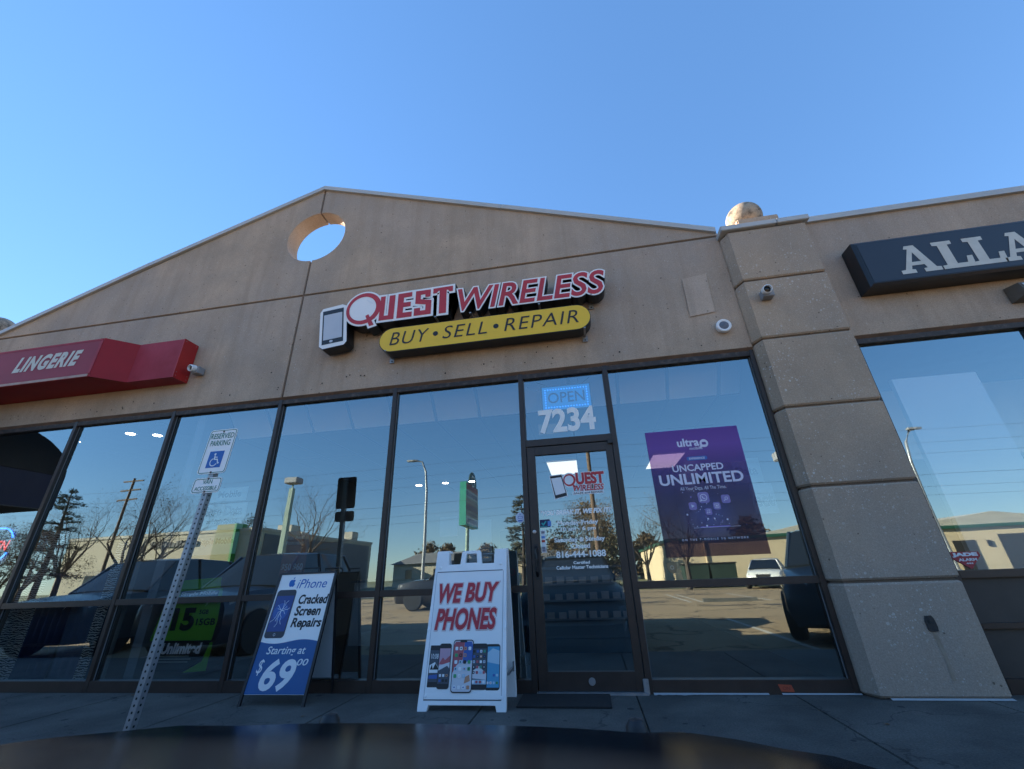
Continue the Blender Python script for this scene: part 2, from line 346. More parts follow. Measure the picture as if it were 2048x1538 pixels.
def pbox(mb, pl, u0, u1, v0, v1, w0, w1, mi=None):
    mb.add([pl.p(u, v, w) for w in (w0, w1) for u, v in ((u0, v0), (u1, v0), (u1, v1), (u0, v1))],
           [(3, 2, 1, 0), (4, 5, 6, 7), (0, 1, 5, 4), (1, 2, 6, 5), (2, 3, 7, 6), (3, 0, 4, 7)], mi)
def rrect(u0, u1, v0, v1, r, n=5):
    o = []
    for cx, cy, a in ((u1-r, v0+r, -90), (u1-r, v1-r, 0), (u0+r, v1-r, 90), (u0+r, v0+r, 180)):
        for k in range(n+1):
            t = R(a+90*k/n); o.append((cx+r*math.cos(t), cy+r*math.sin(t)))
    return o
def circ(u, v, r, n=24, rv=None): return [(u+r*math.cos(2*math.pi*k/n), v+(rv or r)*math.sin(2*math.pi*k/n)) for k in range(n)]
def ribbon(pts, w):
    """outline of a thick mitred line through pts"""
    Lf, Rt = [], []
    for i, p in enumerate(pts):
        a = Vector(p)-Vector(pts[i-1]) if i else Vector(pts[1])-Vector(p)
        b = Vector(pts[i+1])-Vector(p) if i < len(pts)-1 else a
        a.normalize(); b.normalize(); t = (a+b).normalized(); n = Vector((-t.y, t.x)); k = max(0.45, n.dot(Vector((-a.y, a.x))))
        Lf.append(tuple(Vector(p)+n*w/2/k)); Rt.append(tuple(Vector(p)-n*w/2/k))
    return Lf+Rt[::-1]
def strip(mb, pl, pts, wd, w=0.0, mi=None):
    o = ribbon(pts, wd); n = len(pts)
    mb.add([pl.p(a, b, w) for a, b in o], [(i, 2*n-1-i, 2*n-2-i, i+1) for i in range(n-1)], mi)

# ================================================================== ground
def ground():
    m = MB(); m.add([(-400, -400, -0.19), (400, -400, -0.19), (400, 200, -0.19), (-400, 200, -0.19)], [(0, 1, 2, 3)])
    tag(m.build('ground', grass_m), kind='structure')
    m = MB(); m.add([(-70, -24, -0.15), (60, -24, -0.15), (60, 30, -0.15), (-70, 30, -0.15)], [(0, 1, 2, 3)])
    tag(m.build('parking_lot', asphalt_m), kind='structure')
    m = MB(); m.add([(-200, -33, -0.17), (200, -33, -0.17), (200, -26, -0.17), (-200, -26, -0.17)], [(0, 1, 2, 3)])
    tag(m.build('road', road_m), kind='structure')
    m = MB()
    xs = [2.09+1.235*k for k in range(-14, 10)]
    for a, b in zip(xs, xs[1:]):
        m.box(a+0.004, b-0.004, -1.86, 0.25, -0.2, 0.0, bev=0.004)
    m.box(xs[0], xs[-1], -2.02, -1.868, -0.25, -0.004, bev=0.015)
    tag(m.build('sidewalk', walk_m), kind='structure')
    m = MB()
    for x in (-7.4, -4.7, -2.0, 0.9, 3.6, 6.3, 9.0):
        m.add([(x-0.05, -7.2, -0.146), (x+0.05, -7.2, -0.146), (x+0.05, -2.3, -0.146), (x-0.05, -2.3, -0.146)], [(0, 1, 2, 3)])
    for x in (1.2, 3.9, 4.3, 6.6, 9.3, 12.0, 14.7):
        m.add([(x, -18.2, -0.146), (x+0.1, -18.2, -0.146), (x+0.1, -12.9, -0.146), (x, -12.9, -0.146)], [(0, 1, 2, 3)])
    tag(m.build('parking_markings', paint_m), kind='structure')
    m = MB(); rnd = random.Random(4)
    for k in range(26):    # tar patches and old repairs
        x, y = rnd.uniform(-16, 18), rnd.uniform(-22, -6); a = rnd.uniform(0.3, 1.3); b = rnd.uniform(0.08, 0.4)
        m.add([(x+a*math.cos(t)*(0.7+0.5*rnd.random()), y+b*math.sin(t)*(0.7+0.5*rnd.random()), -0.145) for t in [2*math.pi*i/11 for i in range(11)]], [tuple(range(11))])
    tag(m.build('asphalt_patches', noisy('tar', (0.06, 0.05, 0.04), (0.10, 0.08, 0.06), 3.0, 0.8, 0.2)), kind='structure')
ground()
for i, (x, lab) in enumerate(((5.3, 'worn concrete wheel stop in the sunlit parking row, beside the far white stall lines'), (7.9, 'second worn concrete wheel stop, to the right of the far stall lines'))):
    m = MB(); m.loft([[(x+s*0.9, -13.0+a, -0.15+b) for a, b in ((-0.09, 0), (-0.06, 0.11), (0.06, 0.11), (0.09, 0))] for s in (-1, 1)])
    tag(m.build('wheel_stop', walk_m), lab, 'wheel stop', 'concrete wheel stops across the lot')

# ================================================================== the strip mall
bld = thing('shop_building', (0, 0, 0), 'tan concrete strip mall with a gable, round opening and dark framed shop windows', 'building')
XL, XR = -8.60, 2.585; XC = -3.104; HZ = 4.73; PZ = 6.868; EZ = 4.79; WB = 3.13
def arc(cx, cz, r, a0, a1, n=20): return [(cx+r*math.cos(R(a0+(a1-a0)*k/n)), cz+r*math.sin(R(a0+(a1-a0)*k/n))) for k in range(n+1)]
def walls():
    T = 0.125; bv = 0.009; g = 0.015; pl = facade(-0.02+T)   # front face near y = -0.03
    cz, cr = 5.86, 0.483; m = MB()
    sl = (PZ-EZ)/(XR-XC)
    ta = math.degrees(math.asin(g/cr))
    ul = [(XL, HZ+g), (XC-g, HZ+g)]+arc(XC, cz, cr, 270-ta, 90+ta)+[(XC-g, PZ-sl*g), (XL, EZ)]
    ur = [(XR, HZ+g), (XR, EZ), (XC+g, PZ-sl*g)]+arc(XC, cz, cr, 90-ta, -90+ta)+[(XC+g, HZ+g)]
    ll = [(XL, WB), (XC-g, WB), (XC-g, HZ-g), (XL, HZ-g)]
    lr = [(XC+g, WB), (XR, WB), (XR, HZ-g), (XC+g, HZ-g)]
    for q in (ul, ur, ll, lr): shape(m, pl, [q], 0, -bv, T-bv, bv)
    for a, b, z1 in ((3.55, 12.0, 4.73), (-45, -9.72, 4.73)):
        shape(m, pl, [[(a, WB), (b, WB), (b, z1), (a, z1)]], 0, -bv, T-bv, bv)
    rnd = random.Random(9)
    for k in range(58):
        x = rnd.uniform(-8, 2.4); z = rnd.choice([3.2+rnd.random()*0.12, rnd.uniform(3.2, 4.0)])
        if -1.9 < x < 1.0 and z > 3.45: continue
        shape(m, facade(-0.0315), [circ(x, z, rnd.uniform(0.006, 0.011), 9)], mi=1)
    m.build('wall', [wall_m, mat('anchor_hole', (0.03, 0.025, 0.02), 0.95)], bld)
    m = MB(); pj = facade(0.02)
    shape(m, pj, [[(XC-g, WB+0.05), (XC+g, WB+0.05), (XC+g, 5.35), (XC-g, 5.35)]], 0, 0, 0.02)
    shape(m, pj, [[(XC-g, 6.36), (XC+g, 6.36), (XC+g, PZ-0.05), (XC-g, PZ-0.05)]], 0, 0, 0.02)
    shape(m, pj, [[(XL, HZ-g), (XR, HZ-g), (XR, HZ+g), (XL, HZ+g)]], 0.003, 0, 0.018)
    m.build('wall_joint', joint_m, bld)
    # sloping drip lip and sealant strip over the window heads
    m = MB()
    for a, b in ((XL, 2.585), (3.55, 9.2)):
        m.add([(x, y, z) for x in (a, b) for y, z in ((-0.028, 3.128), (0.0, 3.098), (0.1, 3.098), (0.1, 3.128))],
              [(0, 1, 5, 4), (1, 2, 6, 5), (2, 3, 7, 6), (3, 0, 4, 7), (3, 2, 1, 0), (4, 5, 6, 7)])
    m.build('window_lip', noisy('stained_lip', (0.20, 0.125, 0.085), (0.13, 0.085, 0.06), 5.0, 0.9, 0.6, 50.0), bld)
walls()
def coping():
    m = MB(); t = 0.075
    def run(a, b):
        (x0, z0), (x1, z1) = a, b; d = Vector((x1-x0, z1-z0)).normalized(); n = Vector((-d.y, d.x))
        if n.y < 0: n = -n
        q = [(x0, z0-0.02), (x1, z1-0.02), (x1, z1+t-0.02), (x0, z0+t-0.02)]
        m.add([(x, y, z) for y in (-0.058, 0.25) for x, z in q], [(0, 1, 2, 3), (7, 6, 5, 4), (0, 4, 5, 1), (1, 5, 6, 2), (2, 6, 7, 3), (3, 7, 4, 0)])
    k1 = 0.52; mx, mz = XC+(XR-XC)*k1, PZ+(EZ-PZ)*k1
    run((XC, PZ), (mx-0.003, mz)); run((mx+0.003, mz), (XR-0.02, EZ)); nx = XC-(XR-XC)*k1
    run((nx+0.003, mz), (XC, PZ)); run((XL+0.02, EZ), (nx-0.003, mz))
    for a, b in ((3.56, 6.6), (6.606, 12.0)): run((a, 4.737), (b, 4.737))
    run((-45, 4.737), (-9.75, 4.737))
    for a, b in ((2.56, 3.19), (3.196, 3.548)):      # pillar cap
        m.box(a, b, -0.20, 0.32, 4.648, 4.718, bev=0.006)
    m.box(-9.77, -8.62, -0.20, 0.32, 4.648, 4.718, bev=0.006)
    m.build('coping', coping_m, bld)
coping()
def pillar(x0, x1):
    m = MB(); levels = [0.0, 0.80, 1.59, 2.36, 3.145, 3.905, 4.645]
    def ring(z, i): return [(x0-0.02+i, 0.1, z), (x0-0.02+i, -0.05+i*0.5, z), (x0+0.035+i*0.6, -0.165+i, z), (x1-0.035-i*0.6, -0.165+i, z), (x1+0.02-i, -0.05+i*0.5, z), (x1+0.02-i, 0.1, z)]
    for a, b in zip(levels, levels[1:]):
        a += 0.011; b -= 0.011
        m.loft([ring(a, 0.014), ring(a+0.016, 0.0), ring(b-0.016, 0.0), ring(b, 0.014)])
    p = m.build('pillar', pillar_m, bld)
    j = MB(); j.loft([ring(0.0, 0.028), ring(4.635, 0.028)]); j.build('pillar_joint', joint_m, p)
    return p
pil = pillar(2.60, 3.53); pillar(-9.75, -8.66)
m = MB(); pl = facade(-0.166)   # broken socket plate and its run-off stain on the pillar foot
shape(m, pl, [[(3.125, 0.45), (3.14, 0.437), (3.19, 0.44), (3.195, 0.47), (3.19, 0.525), (3.178, 0.548), (3.135, 0.545), (3.122, 0.51)]], 0.004, 0, 0.004)
shape(m, pl, [circ(3.157, 0.51, 0.014, 10)], 0.0125)
m.build('socket_plate', noisy('dark_plate', (0.02, 0.02, 0.022), (0.04, 0.035, 0.03), 40.0, 0.7, 0.6), pil)
m = MB(); shape(m, pl, [[(3.145, 0.43), (3.175, 0.43), (3.185, 0.28), (3.18, 0.12), (3.155, 0.12), (3.16, 0.27)]], 0.0015)
m.build('runoff_stain', noisy('lime_stain', (0.37, 0.30, 0.23), (0.30, 0.22, 0.155), 12.0, 0.95, 0.0), pil)
m = MB(); rnd = random.Random(2)
def caulk(x0, x1, y, w):
    xs = [x0+(x1-x0)*k/22 for k in range(23)]
    m.add([q for x in xs for q in ((x, y-w*(0.4+rnd.random()), 0.004), (x, y+0.02, 0.012))], [(2*i, 2*i+2, 2*i+3, 2*i+1) for i in range(22)])
caulk(1.0, 1.35, -0.03, 0.022); caulk(1.35, 1.9, -0.03, 0.008); caulk(2.7, 3.5, -0.178, 0.007); caulk(2.0, 2.58, -0.03, 0.004)
m.build('sealant_bead', mat('old_sealant', (0.42, 0.43, 0.43), 0.7), bld)

def shell():
    m = MB(); m.box(-45, 12, 0.24, 13, 4.30, 4.42); m.build('roof', grey_block, bld)  # unseen left run of the shell lengthened so its shadow covers the lot there
    m = MB(); m.box(-45, 12, 13.0, 13.2, -0.1, 4.3); m.box(-45.2, -45, 0.1, 13.2, -0.1, 4.6); m.box(12, 12.2, 0.0, 13.2, -0.1, 4.6)
    m.box(-45, -9.74, -0.01, 0.2, 0.0, WB); m.box(9.2, 12, -0.01, 0.2, 0, WB)
    m.build('outer_wall', wall_m, bld)
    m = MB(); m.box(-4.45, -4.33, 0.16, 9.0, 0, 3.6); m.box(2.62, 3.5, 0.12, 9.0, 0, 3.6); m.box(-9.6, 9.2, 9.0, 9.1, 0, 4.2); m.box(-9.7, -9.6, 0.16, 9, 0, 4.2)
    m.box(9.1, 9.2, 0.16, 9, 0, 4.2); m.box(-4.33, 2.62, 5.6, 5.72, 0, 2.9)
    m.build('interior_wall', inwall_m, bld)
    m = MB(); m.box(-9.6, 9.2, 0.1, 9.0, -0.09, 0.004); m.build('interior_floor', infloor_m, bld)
    # phone shop: suspended tile ceiling and the sloped bulkhead behind the window head
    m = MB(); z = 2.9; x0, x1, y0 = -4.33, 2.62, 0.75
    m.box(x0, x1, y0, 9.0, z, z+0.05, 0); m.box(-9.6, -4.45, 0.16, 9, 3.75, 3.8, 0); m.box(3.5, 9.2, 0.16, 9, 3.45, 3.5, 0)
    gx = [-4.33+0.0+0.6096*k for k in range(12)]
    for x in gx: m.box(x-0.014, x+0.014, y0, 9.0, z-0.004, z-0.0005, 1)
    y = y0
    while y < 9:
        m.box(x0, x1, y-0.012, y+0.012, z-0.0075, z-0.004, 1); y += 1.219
    m.build('ceiling', [noisy('shade_toned_tile', (0.36, 0.36, 0.35), (0.33, 0.33, 0.32), 3.0, 0.9, 0.1, 120.0), mat('dark_grid', (0.10, 0.10, 0.11), 0.6)], bld)  # tile colour darkened to stand in for shade deeper inside the shop
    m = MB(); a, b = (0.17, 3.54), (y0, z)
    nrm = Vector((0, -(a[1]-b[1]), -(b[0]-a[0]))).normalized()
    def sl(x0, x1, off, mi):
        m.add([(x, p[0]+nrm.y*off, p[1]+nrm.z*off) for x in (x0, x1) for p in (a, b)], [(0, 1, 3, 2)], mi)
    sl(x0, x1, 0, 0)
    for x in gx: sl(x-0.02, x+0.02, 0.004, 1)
    m.build('window_bulkhead', [noisy('bulkhead_white', (0.97, 0.97, 0.97), (0.95, 0.95, 0.95), 1.0, 0.9, 0.0), mat('bulkhead_strip', (0.16, 0.17, 0.18), 0.6)], bld)  # colour lifted near white to stand in for daylight on this band
shell()

# ------------------------------------------------------------------ storefront frame, panes and door
MX = [-9.35, -7.79, -6.236, -4.679, -3.11, -1.557, 0.0, 0.975, 2.56]
MR = [3.58, 5.17, 6.7, 8.25, 9.15]
Y0, Y1 = -0.015, 0.095; MID = (0.795, 0.855)
def frame():
    m = MB(); w = 0.026
    for x in MX+MR: m.box(x-w, x+w, Y0, Y1, 0.0, 3.10, bev=0.003)
    f = m.build('storefront_frame', bronze_m, bld)
    m = MB()
    for xs in (MX, MR):
        for a, b in zip(xs, xs[1:]): MB().box(a+w, b-w, Y0+0.003, Y1-0.003, 3.035, 3.095, bev=0.003).build('head_rail', bronze_worn_m, f)
    for xs in (MX, MR):
        for a, b in zip(xs, xs[1:]):
            if a == 0.0: continue
            MB().box(a+w, b-w, Y0+0.003, Y1-0.003, MID[0], MID[1], bev=0.003).build('cross_rail', bronze_m, f); MB().box(a+w, b-w, Y0+0.002, Y1-0.002, 0.0, 0.10, bev=0.003).build('sill_rail', bronze_m, f)
    for a, b in zip(MR, MR[1:]): MB().box(a+w, b-w, Y0+0.003, Y1-0.003, 0.43, 0.47, bev=0.003).build('cross_rail', bronze_m, f)
    m = MB()
    for xs in (MX, MR):   # rubber glazing beads seen as a pale line beside each mullion
        for x in xs:
            for e in (x+w, x-w-0.008): MB().box(e, e+0.008, 0.02, 0.028, 0.1, 3.03).build('glazing_bead', mat('grey_bead', (0.16, 0.17, 0.18), 0.5), f)
    rnd = random.Random(3)
    def pane(a, b, z0, z1):
        q = MB(); x0, x1 = a+w-0.004, b-w+0.004; t = 0.003
        d = [rnd.uniform(-t, t) for _ in range(2)]
        q.add([(x0, 0.034+d[0], z0), (x1, 0.034+d[1], z0), (x1, 0.034+d[1]-d[0]*0.5, z1), (x0, 0.034+d[0]-d[0]*0.5, z1)], [(0, 1, 2, 3)], 0)
        q.add([(x0, 0.042, z0), (x1, 0.042, z0), (x1, 0.042, z1), (x0, 0.042, z1)], [(3, 2, 1, 0)], 1)
        q.build('window_pane', [glass_m, glass_edge], f)
    for xs in (MX, MR):
        for a, b in zip(xs, xs[1:]):
            if a == 0.0: pane(a, b, 2.285, 3.04); continue
            pane(a, b, MID[1]-0.004, 3.04)
            if a >= 3.5:
                q = MB(); q.box(a+w, b-w, 0.03, 0.05, 0.1, 0.795); q.build('infill_panel', noisy('dark_infill', (0.03, 0.028, 0.026), (0.05, 0.045, 0.04), 3.0, 0.5, 0.0), f)
            else: pane(a, b, 0.096, MID[0]+0.004)
    m = MB(); m.box(w, 0.975-w, Y0+0.003, Y1-0.003, 2.215, 2.29, bev=0.003); m.build('transom_bar', bronze_m, f)
    # door
    m = MB(); y0, y1 = -0.008, 0.04
    x0, x1, z0, z1 = 0.034, 0.941, 0.02, 2.205
    m.box(x0, 0.118, y0, y1, z0, z1, bev=0.003); m.box(0.872, x1, y0, y1, z0, z1, bev=0.003)
    m.box(0.118, 0.872, y0+0.002, y1, 2.115, z1, bev=0.003); m.box(0.118, 0.872, y0+0.002, y1, z0, 0.16, bev=0.003)
    d = m.build('door', bronze_m, bld)
    q = MB(); q.add([(0.112, 0.02, 0.155), (0.878, 0.02, 0.155), (0.878, 0.02, 2.12), (0.112, 0.02, 2.12)], [(0, 1, 2, 3)], 0)
    q.add([(0.112, 0.027, 0.155), (0.878, 0.027, 0.155), (0.878, 0.027, 2.12), (0.112, 0.027, 2.12)], [(3, 2, 1, 0)], 1)
    q.build('door_glass', [glass_m, glass_edge], d)
    q = MB(); q.tube([(0.075, -0.008, 1.19), (0.075, -0.055, 1.17), (0.078, -0.062, 1.08), (0.078, -0.055, 0.97), (0.078, -0.008, 0.93)], 0.012, 10)
    q.box(0.055, 0.098, -0.012, -0.007, 0.9, 1.22, bev=0.002); q.build('door_handle', black_m, d, True)
    q = MB(); q.lathe((0.07, -0.008, 1.335), (0, -1, 0), [(0, 0.018), (0.012, 0.018), (0.014, 0.012), (0.014, 0)], 16); q.build('door_lock', rim_m, d, True)
    q = MB(); q.lathe((0.5, -0.007, 0.088), (0, -1, 0), [(0, 0.03), (0.003, 0.028), (0.003, 0)], 20); q.build('door_medallion', rim_m, d)
    q = MB(); q.box(0.925, 0.972, -0.03, -0.009, 0.0, 0.11, bev=0.004); q.build('floor_pivot', galv_m, d)
    q = MB(); q.box(0.90, 0.955, -0.04, -0.009, 2.175, 2.225, bev=0.006); q.build('top_pivot', black_m, d)
    q = MB(); q.box(0.02, 0.96, -0.06, 0.06, 0.001, 0.016); q.build('threshold', galv_m, d)
    return f, d
fr, door = frame()
# small orange notice decals on the sill
m = MB(); poly(m, facade(-0.0155), [(2.0, 0.022), (2.10, 0.018), (2.085, 0.066), (1.985, 0.07)], 0); put(m, facade(-0.0155), 'ON', 2.015, 2.07, 0.032, 0.055, 0.001, mi=1)
tag(m.build('sill_decal', [mat('orange_decal', (0.42, 0.07, 0.03), 0.6), mat('dark_orange', (0.16, 0.03, 0.02), 0.6)]), 'small orange decal stuck on the brown sill under the right window', 'decal')

# ------------------------------------------------------------------ stone balls
for x, lab in ((3.15, 'mossy stone ball on a square plinth over the right pillar'), (-9.44, 'pinkish stone ball over the far left pillar at the left edge')):
    t = thing('stone_ball', (x, 0.36, 4.718), lab, 'finial', 'stone balls on the pillars')
    m = MB(); m.lathe((x, 0.36, 5.055), (0, 0, 1), [(-math.cos(math.pi*k/24)*0.225+0.22, math.sin(math.pi*k/24)*0.225) for k in range(1, 24)], 40); m.build('ball', ball_m, t, True)
    m = MB(); m.box(x-0.23, x+0.27, 0.10, 0.62, 4.719, 5.06, bev=0.012); m.build('plinth', pillar_m, t)

# ================================================================== signs on the wall
def shop_sign():
    t = thing('shop_sign', (-0.6, -0.03, 3.9), 'red and white letter sign over a yellow pill with a white phone shaped end', 'shop sign')
    Y = -0.245; pl = facade(Y); deep = 0.085
    # --- upper line: each letter a channel with black sides, white rim, red face
    circ_o = circ(-1.985, 4.178, 0.243, 40)
    U = [(-1.755, 4.325), (-1.69, 4.325), (-1.69, 4.02), (-1.635, 4.02), (-1.635, 4.325), (-1.555, 4.325), (-1.555, 3.955), (-1.757, 3.955)]
    E = [(-1.515, 4.33), (-1.325, 4.335), (-1.325, 4.265), (-1.435, 4.262), (-1.435, 4.185), (-1.335, 4.185), (-1.335, 4.115), (-1.435, 4.115), (-1.435, 4.03), (-1.312, 4.03), (-1.312, 3.955), (-1.515, 3.955)]
    S_ = [(-1.275, 4.335), (-1.075, 4.335), (-1.075, 4.225), (-1.145, 4.225), (-1.145, 4.27), (-1.205, 4.27), (-1.205, 4.2), (-1.06, 4.17), (-1.06, 3.957), (-1.285, 3.957), (-1.285, 4.07), (-1.205, 4.07), (-1.205, 4.025), (-1.135, 4.025), (-1.135, 4.11), (-1.275, 4.14)]
    T_ = [(-1.04, 4.34), (-0.78, 4.345), (-0.78, 4.265), (-0.825, 4.265), (-0.845, 4.295), (-0.862, 4.295), (-0.862, 3.945), (-0.955, 3.945), (-0.955, 4.295), (-0.97, 4.295), (-0.995, 4.262), (-1.04, 4.262)]
    Qtail = [(-1.945, 4.055), (-1.905, 4.075), (-1.815, 3.905), (-1.875, 3.89)]
    body, rim, face = MB(), MB(), MB()
    def letter(polys, red_off=0.0, k=0):
        shape(body, pl, polys, -deep-0.003, 0.034, deep); shape(rim, pl, polys, 0.0005+0.0006*k, 0.030); shape(face, pl, polys, 0.004+0.0006*k, red_off)
    shape(body, pl, [circ_o], -deep-0.003, 0.03, deep); shape(rim, pl, [circ_o], 0.0002, 0.026); shape(face, pl, [circ_o, circ(-1.998, 4.178, 0.186, 36)], 0.0035)
    shape(body, pl, [Qtail], -deep-0.003, 0.034, deep); shape(rim, pl, [Qtail], 0.0014, 0.028); shape(face, pl, [Qtail], 0.006)
    for k, q in enumerate((U, E, S_, T_)): letter([q], 0, k % 3)
    put(body, pl, 'WIRELESS', -0.705, 1.10, 3.945, 4.27, -deep-0.003, 0.062, 0.22, 0.19)
    put(rim, pl, 'WIRELESS', -0.705, 1.10, 3.945, 4.27, 0.0005, 0.058, 0.22)
    put(face, pl, 'WIRELESS', -0.705, 1.10, 3.945, 4.27, 0.004, 0.016, 0.22)
    # --- plain phone shaped cabinet at the left end
    ph = [(-2.57, 4.19), (-2.55, 4.228), (-2.30, 4.262), (-2.262, 4.245), (-2.192, 3.72), (-2.21, 3.695), (-2.47, 3.665), (-2.505, 3.69)]
    shape(body, pl, [ph], -deep-0.003, 0.034, deep); shape(rim, pl, [ph], 0.002, 0.030)
    def q(u, v): # u,v in 0..1 on the handset
        a = Vector((-2.507, 3.68)); ex = Vector((0.31, 0.03)); ez = Vector((-0.066, 0.54)); r = a+ex*u+ez*v; return (r.x, r.y)
    glassd = MB(); shape(glassd, pl, [[q(0.03, 0.02), q(0.97, 0.02), q(0.97, 0.98), q(0.03, 0.98)]], 0.004)
    scr = MB(); shape(scr, pl, [[q(0.09, 0.14), q(0.91, 0.14), q(0.91, 0.86), q(0.09, 0.86)]], 0.0055)
    shape(scr, pl, [[q(0.44+0.08*math.cos(a), 0.08+0.035*math.sin(a)) for a in [i*math.pi/6 for i in range(12)]]], 0.0055)
    hl = MB(); poly(hl, pl, [(-1.97, 4.315), (-1.93, 4.305), (-1.87, 4.255), (-1.855, 4.235), (-1.90, 4.25)], 0.002)
    b = body.build('cabinet', black_m, t); rim.build('white_rim', sign_white, t); face.build('red_lettering', sign_red, t)
    glassd.build('phone_face', mat('phone_black', (0.02, 0.022, 0.026), 0.35), t); scr.build('phone_screen', noisy('screen_grey', (0.56, 0.58, 0.62), (0.50, 0.53, 0.58), 2.0, 0.3, 0.0), t)
    hl.build('lens_glint', white_paint, t)
    # --- yellow pill
    pill = arc(0.715, 3.648, 0.165, -90, 90, 14)+arc(-1.545, 3.648, 0.165, 90, 270, 14)
    y, k, l = MB(), MB(), MB()
    shape(k, pl, [pill], -deep-0.002, 0.006, deep); shape(y, pl, [pill], 0.002, -0.002)
    put(l, pl, 'BUY', -1.575, -1.065, 3.565, 3.748, 0.005, -0.004, 0.22, space=1.12); put(l, pl, 'SELL', -0.895, -0.34, 3.570, 3.748, 0.005, -0.004, 0.22, space=1.12)
    put(l, pl, 'REPAIR', -0.135, 0.745, 3.572, 3.748, 0.005, -0.004, 0.22, space=1.12)
    for x in (-0.985, -0.232): shape(l, pl, [circ(x, 3.658, 0.033, 20)], 0.005)
    k.build('pill_cabinet', black_m, t); y.build('pill_face', sign_yellow, t); l.build('black_lettering', ink_m, t)
    for x, z in ((-1.62, 3.465), (0.80, 3.455), (0.92, 3.90), (-1.0, 3.87), (-0.55, 3.86), (0.3, 3.86)):
        br = MB(); br.box(x-0.03, x+0.03, -0.045, -0.031, z-0.03, z+0.045); br.box(x-0.012, x+0.012, -0.25, -0.045, z+0.03, z+0.045); br.build('bracket', galv_m, t)
    sc = MB()
    for x, z in ((-1.62, 3.455), (0.80, 3.445), (0.92, 3.89)): sc = MB(); sc.lathe((x, -0.045, z), (0, -1, 0), [(0, 0.009), (0.006, 0.007), (0.006, 0)], 10); sc.build('bolt', black_m, t)
shop_sign()

def maroon_sign():
    t = thing('box_sign', (-6.6, -0.03, 3.75), 'maroon box sign reading LINGERIE with a stepped lower end', 'shop sign')
    m = MB(); z0, z1 = 3.495, 4.075; yf, yl = -0.50, -0.245
    xa, xb, xe = -5.60, -5.33, -4.62
    m.box(-12.0, xa-0.001, yf, -0.03, z0, z1)
    m.build('cabinet', maroon_m, t)
    m = MB(); rect(m, facade(yf), -12.0, xa-0.05, z0+0.045, z1-0.03, 0.003); m.build('sign_face', noisy('maroon_face', (0.30, 0.026, 0.044), (0.25, 0.02, 0.034), 1.2, 0.5, 0.0, spec=0.3), t)
    m = MB()   # angled return then the flat lower box
    m.add([(xa, yf, z0), (xb, yl, z0), (xb, yl, z1), (xa, yf, z1), (xa, -0.03, z0), (xb, -0.03, z0), (xb, -0.03, z1), (xa, -0.03, z1)],
          [(0, 1, 2, 3), (0, 4, 5, 1), (3, 2, 6, 7)]); m.build('angled_return', maroon_m, t)
    m = MB(); m.box(xb+0.001, xe, yl, -0.03, z0, z1); m.build('low_box', maroon_fade, t)
    m = MB(); m.box(xe+0.001, xe+0.012, yl-0.004, -0.03, z0-0.004, z1+0.004)
    m.build('end_plate', red_end, t)
    m = MB(); pe = Plane((xe+0.0125, 0, 0), (0, 1, 0))
    for u in (-0.22, -0.06):
        for v in (3.53, 3.58, 4.05): m = MB(); shape(m, pe, [circ(u, v, 0.006, 8)], 0.0005); m.build('rivet', galv_m, t)
    m = MB(); m.box(-12, xa-0.03, yf-0.008, yf-0.001, z0+0.005, z0+0.040); m.build('bottom_trim', noisy('faded_trim', (0.45, 0.33, 0.27), (0.36, 0.2, 0.17), 6.0, 0.6, 0.0), t)
    m = MB(); m.box(-12, xa-0.03, yf-0.006, yf-0.001, z1-0.03, z1-0.005); m.box(xa-0.045, xa-0.005, yf-0.0065, yf-0.001, z0+0.045, z1-0.035); m.build('edge_trim', maroon_fade, t)
    m = MB(); put(m, facade(yf), 'LINGERIE', -6.93, -5.885, 3.705, 3.915, 0.006, 0.05, 0.32, space=1.18); m.build('lettering', letter_white, t)
maroon_sign()

